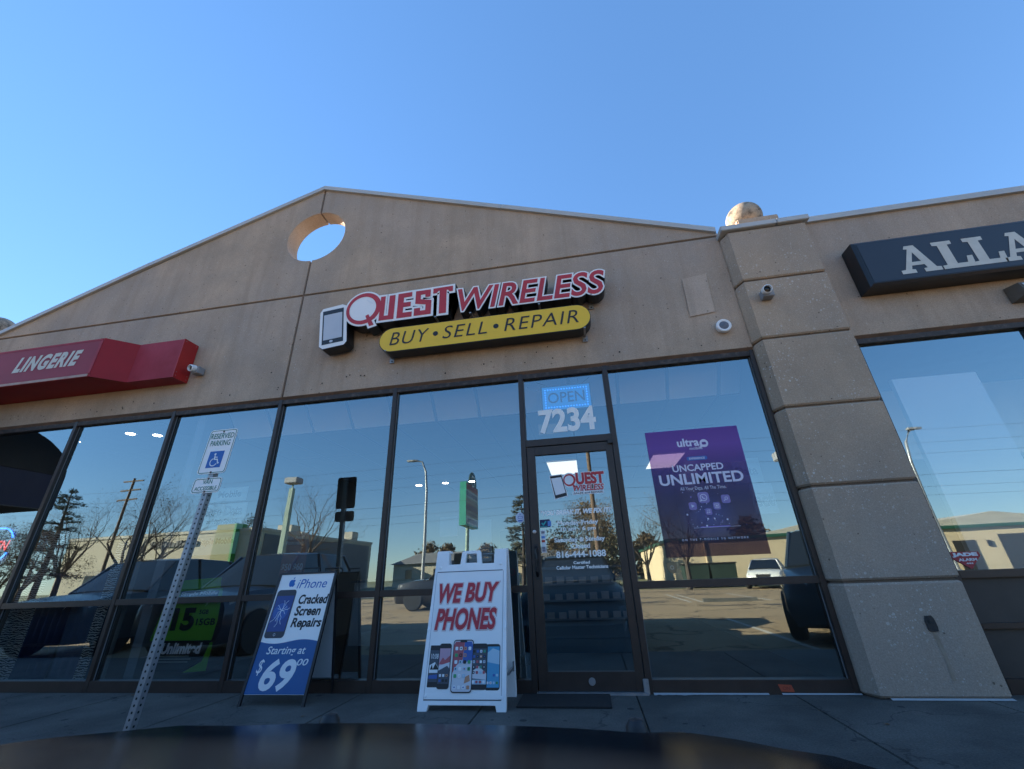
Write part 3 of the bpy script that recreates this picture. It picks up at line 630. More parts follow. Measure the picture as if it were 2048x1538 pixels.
def navy():
    t = thing('box_sign', (5.6, -0.03, 3.9), 'dark navy box sign with big white slab serif letters', 'shop sign')
    m = MB(); z0, z1, x0, x1, yf = 3.59, 4.185, 3.815, 8.4, -0.225
    b = 0.03
    m.loft([[(x0, y, z0), (x1, y, z0), (x1, y, z1), (x0, y, z1)] for y in (-0.03, yf+0.02)]+[[(x0+b, yf, z0+b), (x1-b, yf, z0+b), (x1-b, yf, z1-b), (x0+b, yf, z1-b)]])
    m.build('cabinet', mat('navy_black', (0.010, 0.011, 0.015), 0.35), t)
    m = MB(); rect(m, facade(yf), x0+b+0.01, x1-b-0.01, z0+b+0.01, z1-b-0.01, 0.003); m.build('sign_face', navy_sign, t)
    m = MB(); pl = facade(yf)
    def A(x, s=1.0):
        z = 3.685; h = 0.355
        o = [(0, 0), (0.135, 0), (0.135, 0.045), (0.105, 0.05), (0.12, 0.095), (0.235, 0.095), (0.25, 0.05), (0.215, 0.045), (0.215, 0), (0.375, 0), (0.375, 0.045), (0.335, 0.05), (0.225, 0.355), (0.135, 0.355), (0.115, 0.315), (0.15, 0.31), (0.045, 0.05), (0, 0.045)]
        i = [(0.135, 0.14), (0.222, 0.14), (0.182, 0.265)]
        shape(m, pl, [[(x+a, z+c) for a, c in o], [(x+a, z+c) for a, c in i]], 0.006)
    def Ll(x):
        z = 3.685
        o = [(0, 0), (0.29, 0), (0.305, 0.135), (0.255, 0.135), (0.235, 0.055), (0.14, 0.055), (0.14, 0.305), (0.185, 0.31), (0.185, 0.355), (0, 0.355), (0, 0.31), (0.045, 0.305), (0.045, 0.05), (0, 0.045)]
        shape(m, pl, [[(x+a, z+c) for a, c in o]], 0.006)
    A(4.145); Ll(4.535); Ll(4.825); A(5.10)
    m.build('lettering', letter_white, t)
    m = MB()
    for k in range(6): m = MB(); m.lathe((x0+0.25+k*0.75, -0.12, z1-0.001), (0, 0, 1), [(0, 0.012), (0.006, 0.009), (0.006, 0)], 8); m.build('screw', galv_m, t)
navy()

# wall hardware
def wall_camera(x, z, lab, y=0.0):
    t = thing('security_camera', (x, y-0.03, z), lab, 'camera', 'wall cameras')
    m = MB(); m.box(x-0.055, x+0.055, y-0.13, y-0.031, z-0.05, z+0.05, bev=0.006); m.build('junction_box', grey_metal, t)
    m = MB(); c = Vector((x-0.02, y-0.13, z+0.02)); ax = Vector((-0.12, -1, -0.28)).normalized()
    m.lathe(c, ax, [(-0.01, 0.046), (0.03, 0.048), (0.058, 0.047), (0.062, 0.040), (0.03, 0.036)], 24); m.build('housing', white_plastic, t, True)
    m = MB(); m.lathe(c, ax, [(0.03, 0.001), (0.031, 0.037), (0.034, 0.03), (0.04, 0.0)], 24); m.build('lens', mat('camera_lens', (0.006, 0.006, 0.008), 0.08), t, True)
wall_camera(2.80, 3.655, 'small grey camera on the pillar under its first joint', -0.135)
wall_camera(-4.43, 3.635, 'small grey camera beside the red end of the maroon sign')
t = thing('wall_speaker', (2.335, -0.03, 3.41), 'round white wall unit beside the pillar, above the right window', 'wall light')
m = MB(); m.lathe((2.335, -0.03, 3.41), (0, -1, 0), [(0, 0.075), (0.03, 0.08), (0.05, 0.078), (0.055, 0.068), (0.05, 0.056)], 32); m.build('ring', white_plastic, t, True)
m = MB(); m.lathe((2.335, -0.03, 3.41), (0, -1, 0), [(0.03, 0.057), (0.048, 0.056), (0.056, 0.035), (0.058, 0.0)], 32); m.build('grille', noisy('grille_grey', (0.16, 0.17, 0.2), (0.12, 0.13, 0.16), 60.0, 0.6, 0.2), t, True)
t = thing('wall_lamp', (5.23, -0.03, 3.37), 'square metal wall lamp under the navy sign at the right edge', 'wall lamp')
m = MB(); m.add([(5.12, -0.03, 3.30), (5.5, -0.03, 3.30), (5.5, -0.03, 3.48), (5.12, -0.03, 3.48), (5.15, -0.19, 3.33), (5.47, -0.19, 3.33), (5.47, -0.15, 3.47), (5.15, -0.15, 3.47)],
             [(3, 2, 1, 0), (4, 5, 6, 7), (0, 1, 5, 4), (1, 2, 6, 5), (2, 3, 7, 6), (3, 0, 4, 7)]); m.build('housing', noisy('lamp_bronze', (0.13, 0.11, 0.09), (0.1, 0.085, 0.07), 9.0, 0.5, 0.0), t)
m = MB(); m.add([(5.17, -0.196, 3.345), (5.45, -0.196, 3.345), (5.45, -0.160, 3.455), (5.17, -0.160, 3.455)], [(0, 1, 2, 3)]); m.build('lens', lamp_glass, t)
m = MB(); shape(m, facade(-0.0315), [[(2.02, 3.60), (2.30, 3.63), (2.32, 4.175), (2.035, 4.14)]], 0.0); 
tag(m.build('wall_patch', concrete('cement_patch', (0.55, 0.415, 0.31), (0.45, 0.33, 0.24), spk=0.8, streak=0.6)), 'pale rectangular cement patch on the wall left of the pillar', 'wall patch')

# ================================================================== lettering and notices on the glass
def poster_purple():
    t = thing('window_poster', (1.76, 0.05, 1.05), 'purple poster about uncapped unlimited data stuck on the right window', 'poster')
    pl = Plane((0, 0.0285, 0)); x0, x1, z0, z1 = 1.30, 2.22, 1.045, 2.275
    pm = mat('poster_print', (0.1, 0.03, 0.2), 0.5); v = coords(pm)
    sx = N(pm, 'ShaderNodeSeparateXYZ'); L(pm, v, sx.inputs[0])
    mr = N(pm, 'ShaderNodeMapRange'); mr.inputs['From Min'].default_value = 0.0; mr.inputs['From Max'].default_value = 1.23; L(pm, sx.outputs['Z'], mr.inputs['Value'])
    base = ramp(pm, mr.outputs[0], [(0.0, (0.06, 0.04, 0.06)), (0.10, (0.05, 0.035, 0.06)), (0.45, (0.045, 0.03, 0.085)), (0.65, (0.13, 0.055, 0.22)), (0.85, (0.34, 0.13, 0.52)), (1.0, (0.27, 0.10, 0.42))])
    gr = N(pm, 'ShaderNodeTexGradient', gradient_type='SPHERICAL'); mp = N(pm, 'ShaderNodeMapping'); mp.vector_type = 'POINT'
    mp.inputs['Location'].default_value = (0.0, 0, -1.35); mp.inputs['Scale'].default_value = (3.6, 1, 4.0); L(pm, v, mp.inputs['Vector'])
    L(pm, mp.outputs[0], gr.inputs[0])
    c = mix(pm, ramp(pm, gr.outputs['Fac'], [(0.0, (0, 0, 0)), (0.9, (0.85,)*3)]), base, (0.05, 0.10, 0.42))
    L(pm, c, pm.node_tree.nodes['Principled BSDF'].inputs['Base Color'])
    bs = pm.node_tree.nodes['Principled BSDF']; ou = pm.node_tree.nodes['Material Output']; tr = N(pm, 'ShaderNodeBsdfTransparent')
    L(pm, ramp(pm, mr.outputs[0], [(0.0, (0.62, 0.52, 0.52)), (0.5, (0.5, 0.42, 0.60)), (1.0, (0.55, 0.32, 0.68))]), tr.inputs[0])
    mxs = N(pm, 'ShaderNodeMixShader'); mxs.inputs[0].default_value = 0.45; L(pm, tr.outputs[0], mxs.inputs[1]); L(pm, bs.outputs[0], mxs.inputs[2]); L(pm, mxs.outputs[0], ou.inputs[0])
    m = MB(); rect(m, pl, x0, x1, z0, z1, 0.0); m.build('paper', pm, t)
    m = MB(); wm = mat('poster_white', (0.70, 0.68, 0.80), 0.5)
    put(m, pl, 'ultra', 1.605, 1.815, 2.095, 2.175, 0.001, 0.03); put(m, pl, 'mobile', 1.715, 1.84, 2.055, 2.085, 0.001, 0.01)
    shape(m, pl, [circ(1.865, 2.115, 0.042, 20)], 0.001); poly(m, pl, [(1.828, 2.105), (1.815, 2.065), (1.85, 2.08)], 0.0012)
    put(m, pl, 'UNCAPPED', 1.51, 1.995, 1.84, 1.905, 0.001, 0.022); put(m, pl, 'UNLIMITED', 1.365, 2.155, 1.712, 1.812, 0.001, 0.026)
    put(m, pl, 'All Your Data. All The Time.', 1.545, 1.975, 1.652, 1.685, 0.001, 0.0)
    put(m, pl, 'ON THE T-MOBILE 5G NETWORK', 1.47, 2.065, 1.185, 1.204, 0.001, 0.01, space=1.6)
    m.build('lettering', wm, t)
    m = MB(); shape(m, pl, [rrect(1.665, 1.865, 1.945, 1.985, 0.018)], 0.001, mi=0); put(m, pl, 'EXPERIENCE', 1.69, 1.84, 1.955, 1.974, 0.002, 0.03, mi=1)
    poly(m, pl, rrect(1.845, 1.885, 2.10, 2.128, 0.008), 0.002, 2)
    m.build('experience_badge', [mat('badge_blue', (0.03, 0.13, 0.42), 0.5), wm, mat('badge_purple', (0.12, 0.04, 0.24), 0.5)], t)
    m = MB(); im = mat('icon_tile', (0.26, 0.20, 0.46), 0.5)
    for u, v, s in ((1.745, 1.575, 0.052), (1.945, 1.55, 0.04), (1.63, 1.50, 0.036), (1.85, 1.49, 0.034), (1.765, 1.44, 0.030)):
        shape(m, pl, [rrect(u-s, u+s, v-s, v+s, s*0.5)], 0.001, mi=0)
        if s > 0.05:
            shape(m, pl, [circ(u, v, 0.034, 20), circ(u, v, 0.027, 20)], 0.002, mi=1); strip(m, pl, [(u-0.012, v+0.014), (u-0.008, v-0.002), (u+0.002, v-0.01), (u+0.014, v-0.012)], 0.009, 0.002, 1); poly(m, pl, [(u-0.032, v-0.018), (u-0.04, v-0.038), (u-0.016, v-0.03)], 0.0022, 1)
        elif s == 0.04: shape(m, pl, [circ(u+0.006, v+0.006, 0.015, 14), circ(u+0.006, v+0.006, 0.010, 14)], 0.002, mi=1); strip(m, pl, [(u-0.004, v-0.004), (u-0.02, v-0.02)], 0.006, 0.002, 1)
        elif s == 0.036: poly(m, pl, [(u-0.012, v-0.016), (u+0.018, v), (u-0.012, v+0.016)], 0.002, 1)
        elif s == 0.034: shape(m, pl, [rrect(u-0.02, u+0.02, v-0.02, v+0.02, 0.007), rrect(u-0.015, u+0.015, v-0.015, v+0.015, 0.005)], 0.002, mi=1); shape(m, pl, [circ(u, v, 0.009, 12)], 0.002, mi=1)
        else: strip(m, pl, [(u-0.008, v-0.01), (u-0.008, v+0.014), (u+0.01, v+0.017), (u+0.01, v-0.007)], 0.004, 0.002, 1); shape(m, pl, [circ(u-0.012, v-0.01, 0.006, 8)], 0.0024, mi=1); shape(m, pl, [circ(u+0.006, v-0.008, 0.006, 8)], 0.0024, mi=1)
    rnd = random.Random(5)
    for k in range(46):
        u, v = rnd.gauss(1.77, 0.12), rnd.uniform(1.30, 1.66); shape(m, pl, [circ(u, v, rnd.choice([0.002, 0.003, 0.003, 0.004, 0.009]), 8)], 0.0016, mi=1 if k % 4 else 0)
    rect(m, pl, 1.60, 2.02, 1.296, 1.2985, 0.0014, 1); rect(m, pl, 1.66, 1.93, 1.299, 1.306, 0.0014, 2)
    m.build('app_icons', [im, wm, mat('violet_glow', (0.30, 0.18, 0.6), 0.5)], t)
poster_purple()
def notice(name, lab, cat, draw, mats, loc):
    t = MB(); draw(t); return tag(t.build(name, mats, origin=loc), lab, cat)
GL = facade(0.0205)   # on the pane
OUT = facade(0.0285)
decal_w = mat('white_decal', (0.90, 0.90, 0.88), 0.55)
def d7234(m): put(m, OUT, '7234', 0.19, 0.80, 2.375, 2.63, 0.0, 0.035)
notice('street_number', 'big white number 7234 on the glass over the door', 'street number', d7234, decal_w, (0.5, 0.03, 2.375))
def tan_card(m): rect(m, facade(0.05), 0.17, 0.37, 2.36, 2.475)
notice('window_card', 'small tan card on the glass behind the first digit of the number', 'card', tan_card, mat('tan_card', (0.45, 0.36, 0.25), 0.7), (0.27, 0.05, 2.36))
def open_sign():
    t = thing('open_sign', (0.51, 0.1, 2.66), 'framed OPEN board with blue lights above the street number', 'open sign')
    pl = facade(0.10); x0, x1, z0, z1 = 0.235, 0.785, 2.655, 2.945
    m = MB(); pbox(m, pl, x0, x1, z0, z1, -0.03, 0.0); m.build('board', mat('led_board', (0.01, 0.16, 0.5), 0.35, emit=(0.01, 0.13, 0.38), es=0.22), t)  # board face given a faint glow in place of light from its LEDs
    m = MB()
    for a, b, c, d in ((x0-0.012, x1+0.012, z1, z1+0.014), (x0-0.012, x1+0.012, z0-0.014, z0), (x0-0.012, x0, z0, z1), (x1, x1+0.012, z0, z1)): pbox(m, pl, a, b, c, d, -0.035, 0.006)
    m.build('board_frame', mat('led_frame', (0.02, 0.05, 0.09), 0.4), t)
    m = MB(); n = 15
    pts = [(x0+0.035+(x1-x0-0.07)*k/n, z) for z in (z0+0.035, z1-0.035) for k in range(n+1)]+[(x, z0+0.035+(z1-z0-0.07)*k/7) for x in (x0+0.035, x1-0.035) for k in range(1, 7)]
    for u, v in pts: shape(m, pl, [circ(u, v, 0.0065, 8)], 0.002)
    m.build('blue_led', mat('blue_led', (0.05, 0.2, 0.9), 0.4, emit=(0.03, 0.22, 1.0), es=0.7), t)
    m = MB(); put(m, pl, 'OPEN', x0+0.065, x1-0.065, z0+0.085, z1-0.075, 0.003, 0.012, mi=0); put(m, pl, 'OPEN', x0+0.065, x1-0.065, z0+0.085, z1-0.075, 0.005, -0.012, mi=1)
    m.build('lettering', [mat('led_grey', (0.30, 0.36, 0.42), 0.5), mat('led_back', (0.01, 0.12, 0.38), 0.35)], t)
    m = MB()
    for a, b in (((0.32, 0.11, 2.96), (0.17, 0.11, 3.03)), ((0.70, 0.11, 2.96), (0.80, 0.11, 3.03)), ((0.66, 0.11, 2.96), (0.66, 0.11, 3.03))): m.tube([a, b], 0.0025, 5)
    m.tube([(0.235, 0.11, 2.93), (0.17, 0.11, 2.92), (0.11, 0.11, 2.94), (0.06, 0.11, 2.98)], 0.0025, 5)
    m.build('chain', galv_m, t)
open_sign()
# door lettering
def door_logo():
    t = thing('door_decal', (0.6, 0.0195, 1.66), 'red and white shop logo decal high on the door glass', 'decal')
    pl = facade(0.0195); m = MB()
    shape(m, pl, [circ(0.462, 1.832, 0.066, 28)], 0.0002, 0.01, mi=0); shape(m, pl, [circ(0.462, 1.832, 0.064, 28), circ(0.458, 1.832, 0.047, 24)], 0.0014, mi=1)
    strip(m, pl, [(0.485, 1.795), (0.515, 1.755)], 0.016, 0.0016, 1)
    put(m, pl, 'UEST', 0.535, 0.815, 1.785, 1.895, 0.0004, 0.085, 0.0, mi=0); put(m, pl, 'UEST', 0.535, 0.815, 1.785, 1.895, 0.002, 0.05, 0.0, mi=1)
    put(m, pl, 'WIRELESS', 0.495, 0.805, 1.715, 1.772, 0.0005, 0.08, 0.2, mi=0); put(m, pl, 'WIRELESS', 0.495, 0.805, 1.715, 1.772, 0.002, 0.03, 0.2, mi=1)
    M3 = [white_paint, sign_red, ink_m]; m.build('red_lettering', M3, t); m = MB()
    rect(m, pl, 0.485, 0.80, 1.678, 1.709, 0.0003, 0); put(m, pl, 'SALES and REPAIR', 0.495, 0.79, 1.684, 1.702, 0.0012, 0.01, mi=2)
    m.build('trade_strip', M3, t); m = MB()
    shape(m, pl, [[(0.262, 1.885), (0.385, 1.892), (0.425, 1.675), (0.302, 1.65)]], 0.0003, 0.008, mi=0)
    shape(m, pl, [[(0.262, 1.885), (0.385, 1.892), (0.425, 1.675), (0.302, 1.65)]], 0.001, mi=2); shape(m, pl, [[(0.272, 1.86), (0.378, 1.868), (0.412, 1.705), (0.308, 1.685)]], 0.0015, mi=0)
    m.build('phone_print', M3, t)
door_logo()
def slogan(m): put(m, facade(0.0195), '"YOU BREAK IT, WE FIX IT!"', 0.14, 0.865, 1.485, 1.535, 0.0, 0.06, 0.25)
notice('slogan_decal', 'white slanted slogan across the door glass', 'decal', slogan, decal_w, (0.5, 0.0195, 1.48))
def hours(m):
    p = facade(0.0195)
    for s, a, b, c, d in (('Monday-Friday', 0.305, 0.705, 1.375, 1.427), ('10 am - 6 pm', 0.335, 0.675, 1.322, 1.365), ('Saturday & Sunday', 0.262, 0.752, 1.218, 1.268), ('Closed', 0.42, 0.602, 1.166, 1.208)): put(m, p, s, a, b, c, d, 0.0, 0.034)
notice('opening_hours', 'white opening hours printed on the door glass', 'decal', hours, decal_w, (0.5, 0.0195, 1.16))
def phone_no(m):
    p = facade(0.0195); put(m, p, '816-444-1088', 0.27, 0.745, 1.086, 1.142, 0.0, 0.03); put(m, p, 'Certified', 0.43, 0.585, 1.025, 1.05, 0.0, 0.03); put(m, p, 'Cellular Master Technicians', 0.262, 0.752, 0.982, 1.012, 0.0, 0.03)
notice('phone_number', 'white phone number and trade line low on the door glass', 'decal', phone_no, decal_w, (0.5, 0.0195, 0.98))
def card(m):
    p = facade(0.0195); rect(m, p, 0.125, 0.23, 1.375, 1.452, 0, 0); rect(m, p, 0.205, 0.24, 1.385, 1.435, 0.001, 2); strip(m, p, [(0.145, 1.42), (0.16, 1.40), (0.19, 1.435)], 0.014, 0.001, 1); rect(m, p, 0.13, 0.20, 1.382, 1.388, 0.001, 1)
notice('card_sticker', 'small dark blue payment sticker on the door glass edge', 'sticker', card, [mat('card_navy', (0.012, 0.02, 0.09), 0.5), mat('card_teal', (0.03, 0.4, 0.4), 0.5), mat('card_blue', (0.10, 0.25, 0.6), 0.5)], (0.18, 0.0195, 1.375))
def cards(m):
    p = facade(0.0195); rect(m, p, 0.127, 0.175, 1.14, 1.35, 0, 0)
    for k, (z, c) in enumerate(((1.318, 3), (1.272, 1), (1.235, 2), (1.205, 0), (1.172, 3), (1.148, 3))): rect(m, p, 0.134, 0.168, z, z+0.022, 0.001, c)
notice('card_sticker_strip', 'narrow white strip of card logos by the door handle', 'sticker', cards, [white_paint, mat('card_blue', (0.10, 0.25, 0.6), 0.5), mat('card_red', (0.40, 0.05, 0.03), 0.5), mat('card_grey', (0.2, 0.2, 0.24), 0.5)], (0.15, 0.0195, 1.14))
def octo(m):
    p = OUT; o = [(-0.075+0.05*math.cos(R(22.5+45*k)), 1.485+0.054*math.sin(R(22.5+45*k))) for k in range(8)]
    shape(m, p, [o], 0, mi=0); shape(m, p, [rrect(-0.1, -0.05, 1.475, 1.5, 0.008), rrect(-0.095, -0.055, 1.479, 1.496, 0.006)], 0.001, mi=1)
    put(m, p, 'A', -0.082, -0.068, 1.51, 1.526, 0.001, 0.02, mi=1); rect(m, p, -0.098, -0.052, 1.447, 1.46, 0.001, 1)
notice('alarm_sticker', 'pale octagonal alarm sticker on the pane left of the door', 'sticker', octo, [mat('octo_white', (0.62, 0.68, 0.82), 0.5), mat('octo_blue', (0.05, 0.14, 0.5), 0.5)], (-0.075, 0.03, 1.43))
def shield(m):
    p = OUT; c = [(1.29, 1.0), (1.335, 1.012), (1.38, 1.0), (1.38, 0.955), (1.365, 0.925), (1.335, 0.905), (1.305, 0.925), (1.29, 0.955)]
    shape(m, p, [c], 0, mi=0); shape(m, p, [circ(1.335, 0.962, 0.018, 16), circ(1.335, 0.962, 0.011, 14)], 0.001, mi=1)
notice('shield_sticker', 'brown shield sticker low in the right window', 'sticker', shield, [mat('shield_brown', (0.26, 0.18, 0.09), 0.5), mat('shield_tan', (0.5, 0.42, 0.3), 0.5)], (1.335, 0.03, 0.9))
def jade(m):
    p = OUT; poly(m, p, [(3.615, 1.0), (3.845, 0.995), (3.85, 0.965), (3.745, 0.86), (3.62, 0.955)], 0, 0)
    put(m, p, 'JADE', 3.645, 3.825, 0.957, 0.988, 0.001, 0.07, mi=1); put(m, p, 'ALARM', 3.675, 3.81, 0.925, 0.945, 0.001, 0.04, mi=1); put(m, p, '444-1088'[:3], 3.72, 3.77, 0.9, 0.912, 0.001, 0.03, mi=1)
notice('alarm_decal', 'red diamond alarm decal in the corner of the window right of the pillar', 'sticker', jade, [mat('decal_red', (0.36, 0.03, 0.04), 0.5), white_paint], (3.74, 0.03, 0.86))
def green_poster():
    t = thing('window_poster', (-3.8, 0.06, 0.15), 'lime green and black prepaid plan poster low in the window behind the parking sign', 'poster')
    pl = facade(0.065); m = MB(); lime = mat('lime_print', (0.14, 0.42, 0.02), 0.5)
    poly(m, pl, [(-4.06, 0.90), (-3.40, 0.93), (-3.38, 0.62), (-3.40, 0.44), (-4.15, 0.44)], -0.002, 0); poly(m, pl, [(-4.04, 1.02), (-3.45, 1.04), (-3.43, 0.935), (-4.05, 0.905)], -0.002, 0)
    poly(m, pl, [(-4.12, 0.438), (-3.40, 0.438), (-3.40, 0.37), (-3.50, 0.25), (-3.68, 0.17), (-4.15, 0.17)], -0.002, 1)
    poly(m, pl, [(-3.41, 0.42), (-3.375, 0.42), (-3.385, 0.17), (-3.66, 0.155), (-3.46, 0.25)], -0.001, 0)
    rect(m, pl, -3.92, -3.44, 0.85, 0.912, -0.0005, 1)
    put(m, pl, 'Simple Mobile', -3.905, -3.455, 0.862, 0.9, 0.001, 0.05, 0.2, mi=2)
    put(m, pl, '15', -3.92, -3.675, 0.545, 0.735, 0.001, 0.05, mi=1); put(m, pl, '5GB', -3.62, -3.51, 0.685, 0.725, 0.001, 0.03, mi=1); put(m, pl, '15GB', -3.63, -3.405, 0.58, 0.64, 0.001, 0.03, mi=1)
    put(m, pl, '$', -3.985, -3.94, 0.62, 0.72, 0.001, 0.03, mi=1)
    put(m, pl, 'Unlimited', -3.97, -3.50, 0.325, 0.415, 0.001, 0.05, 0.15, mi=2)
    for k, z in enumerate((0.30, 0.275, 0.25)): rect(m, pl, -3.98, -3.62+0.03*(k % 2), z-0.006, z+0.006, 0.001, 3)
    m.build('print', [lime, mat('print_black', (0.012, 0.014, 0.012), 0.5), white_paint, mat('fine_print', (0.25, 0.28, 0.25), 0.6)], t)
green_poster()
def hung(name, lab, x0, x1, z0, z1, y, col, lines, ink=(0.02, 0.09, 0.13)):
    m = MB(); pl = facade(y); pbox(m, pl, x0, x1, z0, z1, -0.004, 0, 0)
    for s, a, b, c, d in lines: put(m, pl, s, x0+(x1-x0)*a, x0+(x1-x0)*b, z0+(z1-z0)*c, z0+(z1-z0)*d, 0.002, 0.03, mi=1)
    tag(m.build(name, [mat('poster_'+'_'.join('%02d' % int(c*99) for c in col), col, 0.6), mat('poster_ink_'+'%02d' % int(ink[1]*99), ink, 0.6)], origin=((x0+x1)/2, y, z0)), lab, 'poster', 'posters hanging inside the phone shop')
hung('hanging_poster', 'smallest pale cyan poster, topmost behind the parking sign', -4.20, -3.62, 1.93, 2.10, 0.35, (0.45, 0.66, 0.66), [('Mobile', 0.30, 0.85, 0.3, 0.75)])
hung('hanging_poster', 'pale cyan poster reading More Data at High-Speed behind the parking sign', -4.25, -3.58, 1.58, 1.90, 0.35, (0.45, 0.66, 0.66), [('More Data', 0.06, 0.92, 0.55, 0.9), ('at High-Speed', 0.22, 0.85, 0.2, 0.42)])
hung('hanging_poster', 'pale cyan poster lowest of the stack, just over the reflected roof', -4.23, -3.60, 1.30, 1.55, 0.35, (0.45, 0.66, 0.66), [('Simple Mobile', 0.1, 0.9, 0.4, 0.75)])
hung('hanging_poster', 'faded price poster with fifty and sixty dollar plans behind the blue folding sign', -3.0, -2.68, 1.02, 1.52, 0.4, (0.30, 0.16, 0.13), [('Multi Month', 0.08, 0.8, 0.82, 0.9), ('Promotions', 0.08, 0.8, 0.70, 0.78), ('$50 $60', 0.06, 0.9, 0.12, 0.28)], (0.55, 0.55, 0.55))
hung('hanging_poster', 'pale sheet ending in ect seen at the right window edge', 2.28, 2.50, 1.42, 1.72, 0.3, (0.40, 0.58, 0.62), [('ect', 0.1, 0.9, 0.25, 0.6)])
hung('hanging_poster', 'pale cyan sheet reading Data behind the purple poster edge', 2.22, 2.50, 1.75, 2.02, 0.45, (0.40, 0.60, 0.62), [('Data', 0.1, 0.85, 0.35, 0.65)])
hung('hanging_poster', 'plain pale sheet on the back wall left of the door', -1.2, -0.85, 1.15, 1.75, 2.2, (0.55, 0.62, 0.66), [])
hung('hanging_poster', 'small pale square sheet high on the back wall left of the door', -1.75, -1.45, 1.55, 1.85, 2.4, (0.45, 0.52, 0.58), [])

# ================================================================== inside the shops
def troffer(x, y, lab, z=2.9):
    t = thing('ceiling_light', (x, y, z), lab, 'ceiling light', 'ceiling light panels')
    m = MB(); m.box(x-0.285, x+0.285, y-0.59, y+0.59, z-0.014, z-0.010); m.build('diffuser', panel_m, t)
    m = MB()
    for a, b, c, d in ((-0.305, -0.285, -0.61, 0.61), (0.285, 0.305, -0.61, 0.61), (-0.285, 0.285, -0.61, -0.59), (-0.285, 0.285, 0.59, 0.61)): m.box(x+a, x+b, y+c, y+d, z-0.02, z-0.008)
    m.build('panel_frame', grid_m, t)
troffer(2.23, 4.1, 'lit ceiling panel over the right window, nearer one'); troffer(2.23, 7.0, 'lit ceiling panel over the right window, farther one'); troffer(0.25, 4.05, 'lit ceiling panel seen through the door')
bulbs = MATS['downlight_lens']
def downlight(x, y, z, lab, drop=0.0):
    t = thing('downlight', (x, y, z), lab, 'downlight', 'downlights')
    m = MB(); m.lathe((x, y, z-drop), (0, 0, 1), [(-0.012, 0.095), (-0.002, 0.105), (0.0+drop, 0.08 if drop else 0.1)], 24); m.build('trim_ring', white_plastic, t, True)
    m = MB(); m.lathe((x, y, z-drop-0.013), (0, 0, 1), [(-0.01, 0.02), (-0.006, 0.06), (0.0, 0.07)], 20); m.build('lens', bulbs, t, True)
downlight(-3.08, 4.72, 2.9, 'leftmost of the three downlights above the white folding sign'); downlight(-2.43, 4.67, 2.9, 'middle of the three downlights above the white folding sign'); downlight(-1.83, 4.71, 2.9, 'rightmost of the three downlights, by the green pylon')
downlight(-8.6, 1.6, 3.75, 'can light at the far left, over the dark awning', 0.25); downlight(-7.35, 1.55, 3.72, 'can light behind the second left mullion', 0.2); downlight(-7.0, 1.75, 3.72, 'bright can light in the window left of the parking sign', 0.2)
def counter():
    t = thing('display_counter', (0.5, 2.0, 0), 'pale blue display counter with rows of cards seen through the door', 'display counter')
    bl = noisy('counter_blue', (0.20, 0.33, 0.42), (0.17, 0.29, 0.38), 2.0, 0.5, 0.0)
    m = MB(); m.box(-0.25, 1.2, 2.0, 2.6, 0.0, 0.16, bev=0.004); m.box(-0.25, 1.2, 2.06, 2.6, 0.16, 1.0); m.build('cabinet', bl, t)
    m = MB()
    for z in (0.40, 0.62, 0.82): m.box(-0.25, 1.2, 1.93, 2.058, z-0.02, z, 0)
    m.box(-0.27, 1.22, 1.98, 2.62, 1.001, 1.03, 0); m.build('shelf', noisy('shelf_pale', (0.34, 0.45, 0.52), (0.3, 0.4, 0.47), 3.0, 0.4, 0.0), t)
    m = MB(); rnd = random.Random(8)
    for z in (0.40, 0.62, 0.82):
        x = -0.22
        while x < 1.1:
            m.box(x, x+0.1, 1.945, 1.95, z+0.001, z+0.075+rnd.random()*0.02); x += 0.115+rnd.random()*0.06
    m.build('price_card', noisy('card_white', (0.6, 0.66, 0.7), (0.5, 0.56, 0.6), 9.0, 0.6, 0.0), t)
counter()
t = thing('display_counter', (-1.6, 3.0, 0), 'long low white counter behind the middle windows', 'display counter')
m = MB(); m.box(-3.4, -0.55, 2.9, 3.5, 0, 0.92); m.build('cabinet', noisy('counter_white', (0.42, 0.45, 0.47), (0.38, 0.41, 0.43), 2.0, 0.5, 0.0), t)
m = MB(); m.box(-3.45, -0.5, 2.86, 3.54, 0.921, 0.96); m.build('worktop', mat('worktop', (0.12, 0.13, 0.14), 0.3), t)
t = thing('kiosk', (-0.3, 0.7, 0), 'narrow dark teal kiosk standing just left of the door', 'kiosk')
m = MB(); m.box(-0.42, -0.12, 0.55, 0.9, 0, 0.12); m.box(-0.40, -0.14, 0.57, 0.88, 0.12, 1.42, bev=0.01); m.build('body', noisy('kiosk_teal', (0.01, 0.05, 0.085), (0.012, 0.06, 0.1), 2.0, 0.5, 0.0), t)
m = MB(); shape(m, facade(0.565), [circ(-0.27, 0.98, 0.035, 20), circ(-0.27, 0.98, 0.027, 20)], 0.001); m.build('badge', mat('badge_red', (0.35, 0.03, 0.03), 0.5), t)
m = MB(); m.box(4.02, 4.82, 0.35, 0.40, 0.5, 2.74); tag(m.build('partition_board', noisy('panel_white', (0.95, 0.95, 0.95), (0.90, 0.91, 0.92), 2.0, 0.6, 0.0)), 'tall pale display panel inside the window right of the pillar', 'display panel')
m = MB(); m.box(3.6, 9.0, 2.6, 2.66, 2.3, 3.4); tag(m.build('hanging_bulkhead', tile_m), 'white bulkhead under the ceiling inside the window right of the pillar', 'bulkhead')
